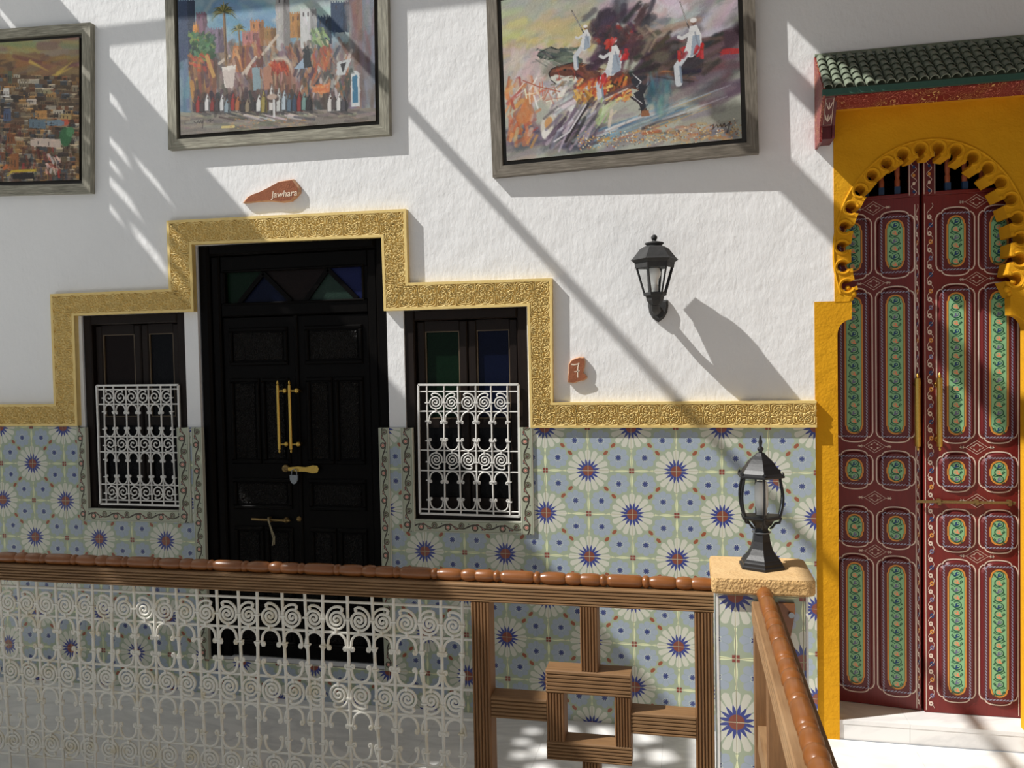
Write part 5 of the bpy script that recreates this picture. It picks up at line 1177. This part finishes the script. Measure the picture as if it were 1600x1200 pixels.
for x_, c, h_ in ((250, (176, 44, 40), 104), (275, (70, 56, 58), 80), (305, (216, 212, 210), 100), (338, (150, 44, 42), 84), (366, (70, 60, 64), 90), (396, (206, 206, 206), 100), (424, (140, 160, 172), 84), (462, (176, 42, 40), 104), (490, (190, 104, 50), 88), (520, (60, 50, 54), 74), (548, (150, 130, 100), 84), (580, (54, 48, 52), 80), (616, (216, 214, 210), 100), (642, (166, 146, 60), 128), (690, (214, 206, 200), 150), (732, (196, 196, 192), 136), (764, (176, 192, 204), 116), (794, (86, 112, 134), 100), (824, (54, 76, 104), 104), (852, (166, 46, 42), 120), (880, (110, 150, 142), 104), (906, (48, 44, 48), 90), (1028, (214, 206, 200), 104), (1050, (90, 76, 76), 80), (1078, (216, 212, 208), 108), (1105, (80, 76, 84), 84)):
    y_ = 662 + random.uniform(-8, 6)
    pa.poly([(x_-20, y_), (x_-21, y_-h_*.45), (x_-10, y_-h_*.78), (x_, y_-h_), (x_+9, y_-h_*.78), (x_+20, y_-h_*.45), (x_+18, y_)], tuple(v_*.6 for v_ in c)); pa.poly([(x_-17, y_-4), (x_-17, y_-h_*.45), (x_-8, y_-h_*.76), (x_-1, y_-h_*.96), (x_+3, y_-h_*.7), (x_+4, y_-h_*.3), (x_+2, y_-4)], c)
    pa.ell((x_+2, y_-h_*.72), 6, 7, (84, 56, 46)); pa.stroke([(x_+8, y_-h_*.5), (x_+6, y_-6)], 6, (40, 36, 40), .7); pa.stroke([(x_, y_+2), (x_+44, y_+14)], 9, (64, 60, 64), .6, 2)
pa.ell((695, 590), 40, 26, (90, 72, 66)); pa.ell((690, 580), 34, 18, (190, 160, 140)); pa.stroke([(700, 600), (700, 690)], 12, (216, 214, 214))
pa.smear(260, (1.0, 2.2), (4, 8), 84, 25, .5, (.62, .84))
pa.stroke([(218, 712), (232, 722), (246, 708), (252, 722), (262, 706), (266, 724), (276, 700), (270, 750)], 3.4, (40, 34, 34), .9); pa.stroke([(306, 708), (320, 700), (316, 716), (338, 702)], 3.4, (40, 34, 34), .9)
pa.desat(.24, .96); pa.grain(4)
painting('painting of a busy medina square with minaret and palms, middle of the three', pa, -1.512, 2.052, math.radians(.7), 0.0, 1.0, 'frame_silver', .001)
# --- (c) charging horsemen
pa = Paint(PW, PH, (170, 172, 158)); pa.sc = .342; pa.tf = lambda p: ((p[0]-150)*.3415, (p[1]+(p[0]-145)*.085+58)*.3415)
pa.rnd(160, (120, 640), (-80, 420), [(190, 182, 132), (182, 176, 146), (168, 170, 156), (188, 180, 166), (148, 152, 148)], (24, 60), (60, 180), -20, .6, .6, soft=8)
pa.rnd(70, (160, 600), (60, 240), [(196, 182, 110), (204, 190, 136), (188, 170, 112)], (20, 44), (60, 150), -10, .6, .4, soft=6)
pa.rnd(90, (700, 1340), (-160, 200), [(150, 156, 166), (176, 180, 186), (120, 124, 134), (196, 200, 204), (190, 160, 170)], (26, 60), (70, 200), -35, .6, .5, soft=8)
pa.rnd(50, (880, 1060), (-60, 60), [(206, 206, 210), (196, 160, 170)], (24, 50), (60, 120), 30, .6, .5, soft=6)
pa.rnd(120, (160, 560), (210, 480), [(206, 180, 176), (190, 150, 140), (206, 206, 196), (170, 160, 170), (214, 196, 186)], (14, 40), (50, 150), -40, .6, .8, soft=5)
pa.rnd(100, (900, 1340), (200, 480), [(92, 84, 96), (70, 64, 78), (120, 112, 120), (104, 70, 80)], (24, 60), (80, 200), -20, .7, .4, soft=8)
pa.rnd(120, (160, 1340), (560, 830), [(140, 138, 124), (160, 158, 140), (112, 108, 110), (130, 126, 130)], (16, 40), (80, 220), -14, .7, .2, soft=5)
pa.rnd(60, (160, 620), (600, 720), [(84, 80, 100), (60, 56, 78), (120, 100, 120)], (14, 30), (60, 160), -16, .6, .3, soft=5)
for i in range(50):
    x_ = random.uniform(560, 900); c = random.choice([(110, 160, 196), (206, 214, 220), (220, 160, 60), (70, 120, 160), (190, 110, 60), (150, 190, 210), (60, 90, 120)]); y_ = 690 - (x_-560)*.28 + random.uniform(-40, 40); L_ = random.uniform(120, 420)
    pa.stroke([(x_, y_), (x_+L_, y_-L_*.36)], random.uniform(5, 16), c, .75, 3, True)
pa.stroke([(700, 150), (740, 40), (770, -60)], 70, (60, 58, 68), .8, 12); pa.stroke([(760, -60), (780, 60), (850, 120), (980, 90)], 34, (110, 116, 126), .8, 8); pa.stroke([(800, 110), (930, 150), (1130, 95)], 30, (150, 110, 90), .7, 8); pa.stroke([(860, 60), (960, 120), (1140, 90)], 12, (176, 150, 130), .6, 5)
pa.ell((690, 70), 60, 70, (58, 44, 62)); pa.ell((720, 110), 40, 60, (84, 50, 70)); pa.poly([(720, 80), (750, 90), (740, 150)], (206, 200, 206)); pa.poly([(690, 100), (720, 95), (715, 130)], (190, 40, 40))
pa.stroke([(640, 120), (680, 180), (700, 230)], 50, (70, 50, 60), .8, 8); pa.rnd(60, (640, 860), (120, 260), [(60, 40, 50), (110, 36, 44), (150, 40, 40), (40, 36, 44)], (10, 26), (30, 90), 30, .8, .7, soft=3)
pa.rnd(30, (840, 1060), (180, 330), [(52, 40, 44), (84, 64, 56), (120, 96, 76), (40, 34, 40)], (14, 30), (50, 130), -24, .8, .5, soft=4); pa.ell((930, 250), 90, 60, (60, 48, 50)); pa.ell((1020, 260), 70, 50, (50, 42, 48)); pa.ell((970, 210), 80, 24, (84, 60, 52))
pa.ell((1240, 210), 110, 60, (74, 50, 62), -.4); pa.stroke([(1180, 260), (1320, 150)], 60, (66, 44, 56), .8, 10); pa.poly([(1200, 250), (1260, 238), (1318, 244), (1318, 268), (1250, 272)], (180, 36, 36), .9)
pa.poly([(328, 236), (350, 214), (400, 196), (434, 206), (480, 214), (540, 250), (560, 300), (480, 300), (440, 268), (390, 262), (345, 256)], (74, 88, 78)); pa.rnd(30, (340, 540), (205, 290), [(60, 74, 66), (104, 116, 100), (130, 140, 120), (50, 60, 56)], (8, 18), (24, 70), 10, .8, .5); pa.stroke([(330, 238), (380, 262), (440, 250)], 5, (30, 34, 32)); pa.stroke([(335, 225), (400, 195), (430, 210)], 5, (30, 34, 32)); pa.stroke([(470, 260), (420, 300), (380, 320)], 60, (110, 120, 104), .6, 10)
BR, DK = (98, 50, 34), (44, 30, 32)
pa.poly([(386, 335), (398, 312), (450, 294), (505, 284), (560, 298), (612, 320), (660, 350), (720, 350), (790, 330), (850, 322), (890, 348), (895, 400), (862, 446), (800, 424), (720, 446), (640, 486), (584, 474), (530, 432), (500, 400), (430, 396), (398, 372)], BR)
pa.rnd(60, (500, 760), (320, 450), [(70, 36, 30), (120, 64, 42), (54, 32, 30), (140, 80, 54)], (10, 22), (30, 70), 35, .8, .4, soft=2)
pa.poly([(392, 352), (420, 340), (470, 352), (520, 350), (536, 378), (500, 402), (436, 398), (402, 374)], (206, 204, 190)); pa.rnd(16, (410, 520), (355, 395), [(170, 170, 150), (226, 222, 212), (120, 110, 100)], (5, 9), (20, 50), 10, .8)
pa.stroke([(386, 336), (396, 368), (432, 398), (500, 403), (540, 380)], 5, (28, 22, 24)); pa.stroke([(386, 334), (400, 311), (450, 293), (510, 283), (530, 268)], 6, (34, 22, 22)); pa.poly([(505, 288), (520, 268), (534, 292)], (60, 34, 28)); pa.stroke([(410, 322), (470, 306), (520, 312)], 12, (160, 92, 56), .8, 3); pa.ell((468, 318), 9, 6, (20, 16, 16)); pa.stroke([(430, 310), (440, 345), (436, 365)], 4, (180, 60, 40)); pa.stroke([(500, 300), (520, 340), (512, 372)], 4, (180, 60, 40))
for i in range(26):
    x_ = 530+i*4.5; pa.stroke([(x_, 296+i*1.2), (x_+22, 286+i*1.4), (x_+52+random.uniform(-8, 14), 300+i*1.6+random.uniform(-10, 14))], 6, random.choice([(46, 28, 26), (150, 84, 50), (84, 46, 34), (186, 116, 66)]), .9, 1, True)
pa.rnd(80, (400, 600), (400, 530), [(206, 206, 210), (150, 140, 150), (190, 170, 160), (110, 100, 110), (226, 220, 214), (120, 92, 96)], (10, 26), (40, 110), -50, .8, .6, soft=3)
pa.poly([(786, 336), (850, 322), (890, 350), (884, 420), (852, 446), (806, 410)], (40, 40, 50)); pa.stroke([(790, 336), (850, 326), (886, 352), (878, 416)], 9, (176, 184, 196), .9, 3); pa.stroke([(806, 350), (848, 392), (826, 416)], 5, (206, 206, 210))
pa.poly([(866, 420), (888, 400), (856, 460), (866, 510), (876, 556), (846, 562), (836, 512), (808, 450)], (40, 40, 48)); pa.poly([(846, 540), (880, 536), (884, 566), (842, 570)], (150, 96, 60)); pa.stroke([(782, 452), (846, 506)], 16, (50, 40, 46)); pa.stroke([(786, 450), (848, 502)], 4, (206, 206, 210))
pa.poly([(640, 486), (720, 446), (800, 424), (790, 446), (700, 492), (610, 530)], (96, 74, 78))
pa.stroke([(890, 345), (960, 350), (1120, 395)], 44, (110, 66, 44), .9, 5, True); pa.stroke([(900, 340), (1000, 345), (1110, 380)], 12, (190, 120, 66), .8, 3, True); pa.stroke([(900, 365), (1000, 385), (1100, 400)], 8, (50, 34, 34), .8, 2)
pa.rnd(110, (540, 790), (370, 480), [(224, 120, 40), (206, 80, 34), (232, 176, 70), (180, 50, 34), (240, 200, 110)], (8, 16), (18, 44), -50, .9, .7); pa.rnd(30, (520, 600), (430, 500), [(206, 150, 60), (150, 90, 40), (232, 190, 90)], (8, 16), (20, 50), 70, .9)
pa.stroke([(600, 500), (700, 450), (800, 410)], 22, (96, 72, 76), .9, 4); pa.stroke([(620, 495), (780, 425)], 8, (206, 190, 176), .9)
pa.rnd(70, (600, 900), (20, 300), [(56, 42, 52), (40, 32, 40), (84, 52, 62), (70, 60, 70)], (14, 34), (40, 120), -50, .75, .6, soft=4)
pa.rnd(60, (840, 1200), (190, 360), [(48, 40, 44), (70, 56, 56), (96, 80, 80), (40, 34, 38)], (14, 30), (50, 130), -20, .8, .4, soft=4)
pa.stroke([(840, 120), (900, 180), (860, 250)], 22, (150, 130, 110), .7, 6); pa.stroke([(880, 110), (930, 170), (890, 240)], 10, (196, 170, 140), .6, 4); pa.ell((950, 270), 60, 40, (96, 88, 72), .2, .9, .5); pa.ell((1090, 300), 70, 60, (54, 44, 50), .4, .8, .6)
pa.smear(900, (1.5, 4), (6, 18), -28, 30, .6)
def rider(x, y, sc):
    q = lambda a, b: (x+a*sc, y+b*sc)
    pa.poly([q(-14, 10), q(10, 4), q(26, 40), q(24, 90), q(-8, 120), q(-40, 116), q(-22, 60)], (214, 214, 214)); pa.poly([q(-4, 40), q(20, 40), q(22, 100), q(-14, 118)], (150, 164, 180)); pa.stroke([q(-8, 30), q(-40, 50), q(-52, 44)], 12*sc, (206, 206, 206)); pa.stroke([q(-30, 108), q(-60, 150), q(-56, 210)], 24*sc, (196, 200, 206)); pa.stroke([q(-50, 150), q(-46, 206)], 7*sc, (120, 136, 156))
    pa.ell(q(0, -6), 9*sc, 11*sc, (120, 76, 56)); pa.ell(q(0, -13), 13*sc, 10*sc, (226, 222, 220)); pa.stroke([q(4, 30), q(14, 80)], 5*sc, (120, 126, 140), .7)
rider(580, 110, .95); rider(720, 195, 1.35); rider(1108, 112, 1.4)
pa.stroke([(515, 15), (570, 130)], 5, (50, 44, 46)); pa.stroke([(517, 20), (560, 110)], 2, (220, 216, 210)); pa.stroke([(612, 85), (660, 180), (680, 230)], 5, (70, 44, 50)); pa.stroke([(1047, 0), (1085, 130)], 5, (50, 44, 46)); pa.stroke([(1049, 6), (1078, 105)], 2.4, (226, 220, 214))
for x_, y_ in ((765, 245), (1045, 255), (1132, 250), (655, 385), (700, 195)):
    pa.rnd(9, (x_-18, x_+18), (y_-22, y_+24), [(190, 32, 34), (150, 24, 30), (214, 60, 50)], (9, 18), (14, 40), 100, .95, .5)
pa.rnd(40, (880, 990), (380, 540), [(36, 96, 120), (60, 120, 140), (30, 70, 96), (110, 150, 140)], (10, 22), (30, 80), 80, .42, .5, soft=5); pa.rnd(26, (610, 720), (500, 600), [(176, 184, 130), (150, 160, 110), (206, 206, 170)], (8, 18), (40, 100), -60, .8, .4)
pa.rnd(90, (165, 300), (360, 690), [(206, 110, 60), (224, 150, 80), (176, 76, 50), (206, 180, 150), (150, 110, 110)], (8, 24), (26, 90), -70, .8, .7, soft=2); pa.ell((250, 550), 44, 50, (206, 120, 60), .3, .8); pa.ell((370, 600), 40, 66, (206, 200, 186), .3); pa.ell((375, 590), 22, 36, (206, 150, 90), .3); pa.ell((360, 650), 26, 30, (226, 222, 214))
pa.rnd(50, (380, 620), (520, 690), [(110, 96, 116), (150, 140, 156), (196, 190, 196), (70, 60, 80), (60, 50, 56)], (8, 22), (60, 150), -52, .8, .3, soft=2); pa.stroke([(580, 500), (520, 590), (460, 690)], 14, (50, 40, 46)); pa.stroke([(570, 500), (480, 640), (400, 690)], 8, (206, 200, 206))
pa.rnd(26, (220, 440), (380, 480), [(232, 224, 190), (240, 236, 220), (196, 120, 90)], (4, 9), (40, 90), -60, .9, .9)
pa.stroke([(250, 365), (330, 400), (440, 430)], 5, (176, 84, 60)); pa.stroke([(850, 630), (920, 600), (1060, 560)], 20, (50, 44, 48), .8, 4, True); pa.stroke([(860, 650), (950, 655), (1060, 645)], 8, (60, 50, 50), .7, 3); pa.stroke([(850, 655), (930, 645)], 16, (190, 96, 50), .8, 3)
for i in range(420):
    x_ = random.uniform(520, 1320); y_ = 735 - (x_-520)*.06 + random.gauss(0, 22); pa.ell((x_, y_-40), 4, 4, random.choice([(214, 170, 90), (190, 110, 50), (230, 220, 190), (110, 90, 76)]), 0, .9)
pa.rnd(60, (850, 1300), (610, 700), [(190, 140, 80), (206, 160, 96), (170, 110, 70)], (6, 14), (14, 40), -10, .6, .5)
pa.smear(200, (1, 2.2), (4, 9), -40, 60, .45, (.15, .9))
pa.stroke([(1172, 625), (1190, 616), (1184, 640), (1204, 618), (1208, 634), (1222, 616), (1226, 632), (1240, 612), (1244, 630), (1268, 606), (1250, 660)], 4.2, (44, 32, 32), .9)
pa.desat(.14, .98); pa.grain(4)
painting('painting of charging horsemen on a sweep of colour, rightmost of the three', pa, .168, 1.818, math.radians(-1.0), math.radians(-1.2), 1.0, 'frame_taupe', .012)
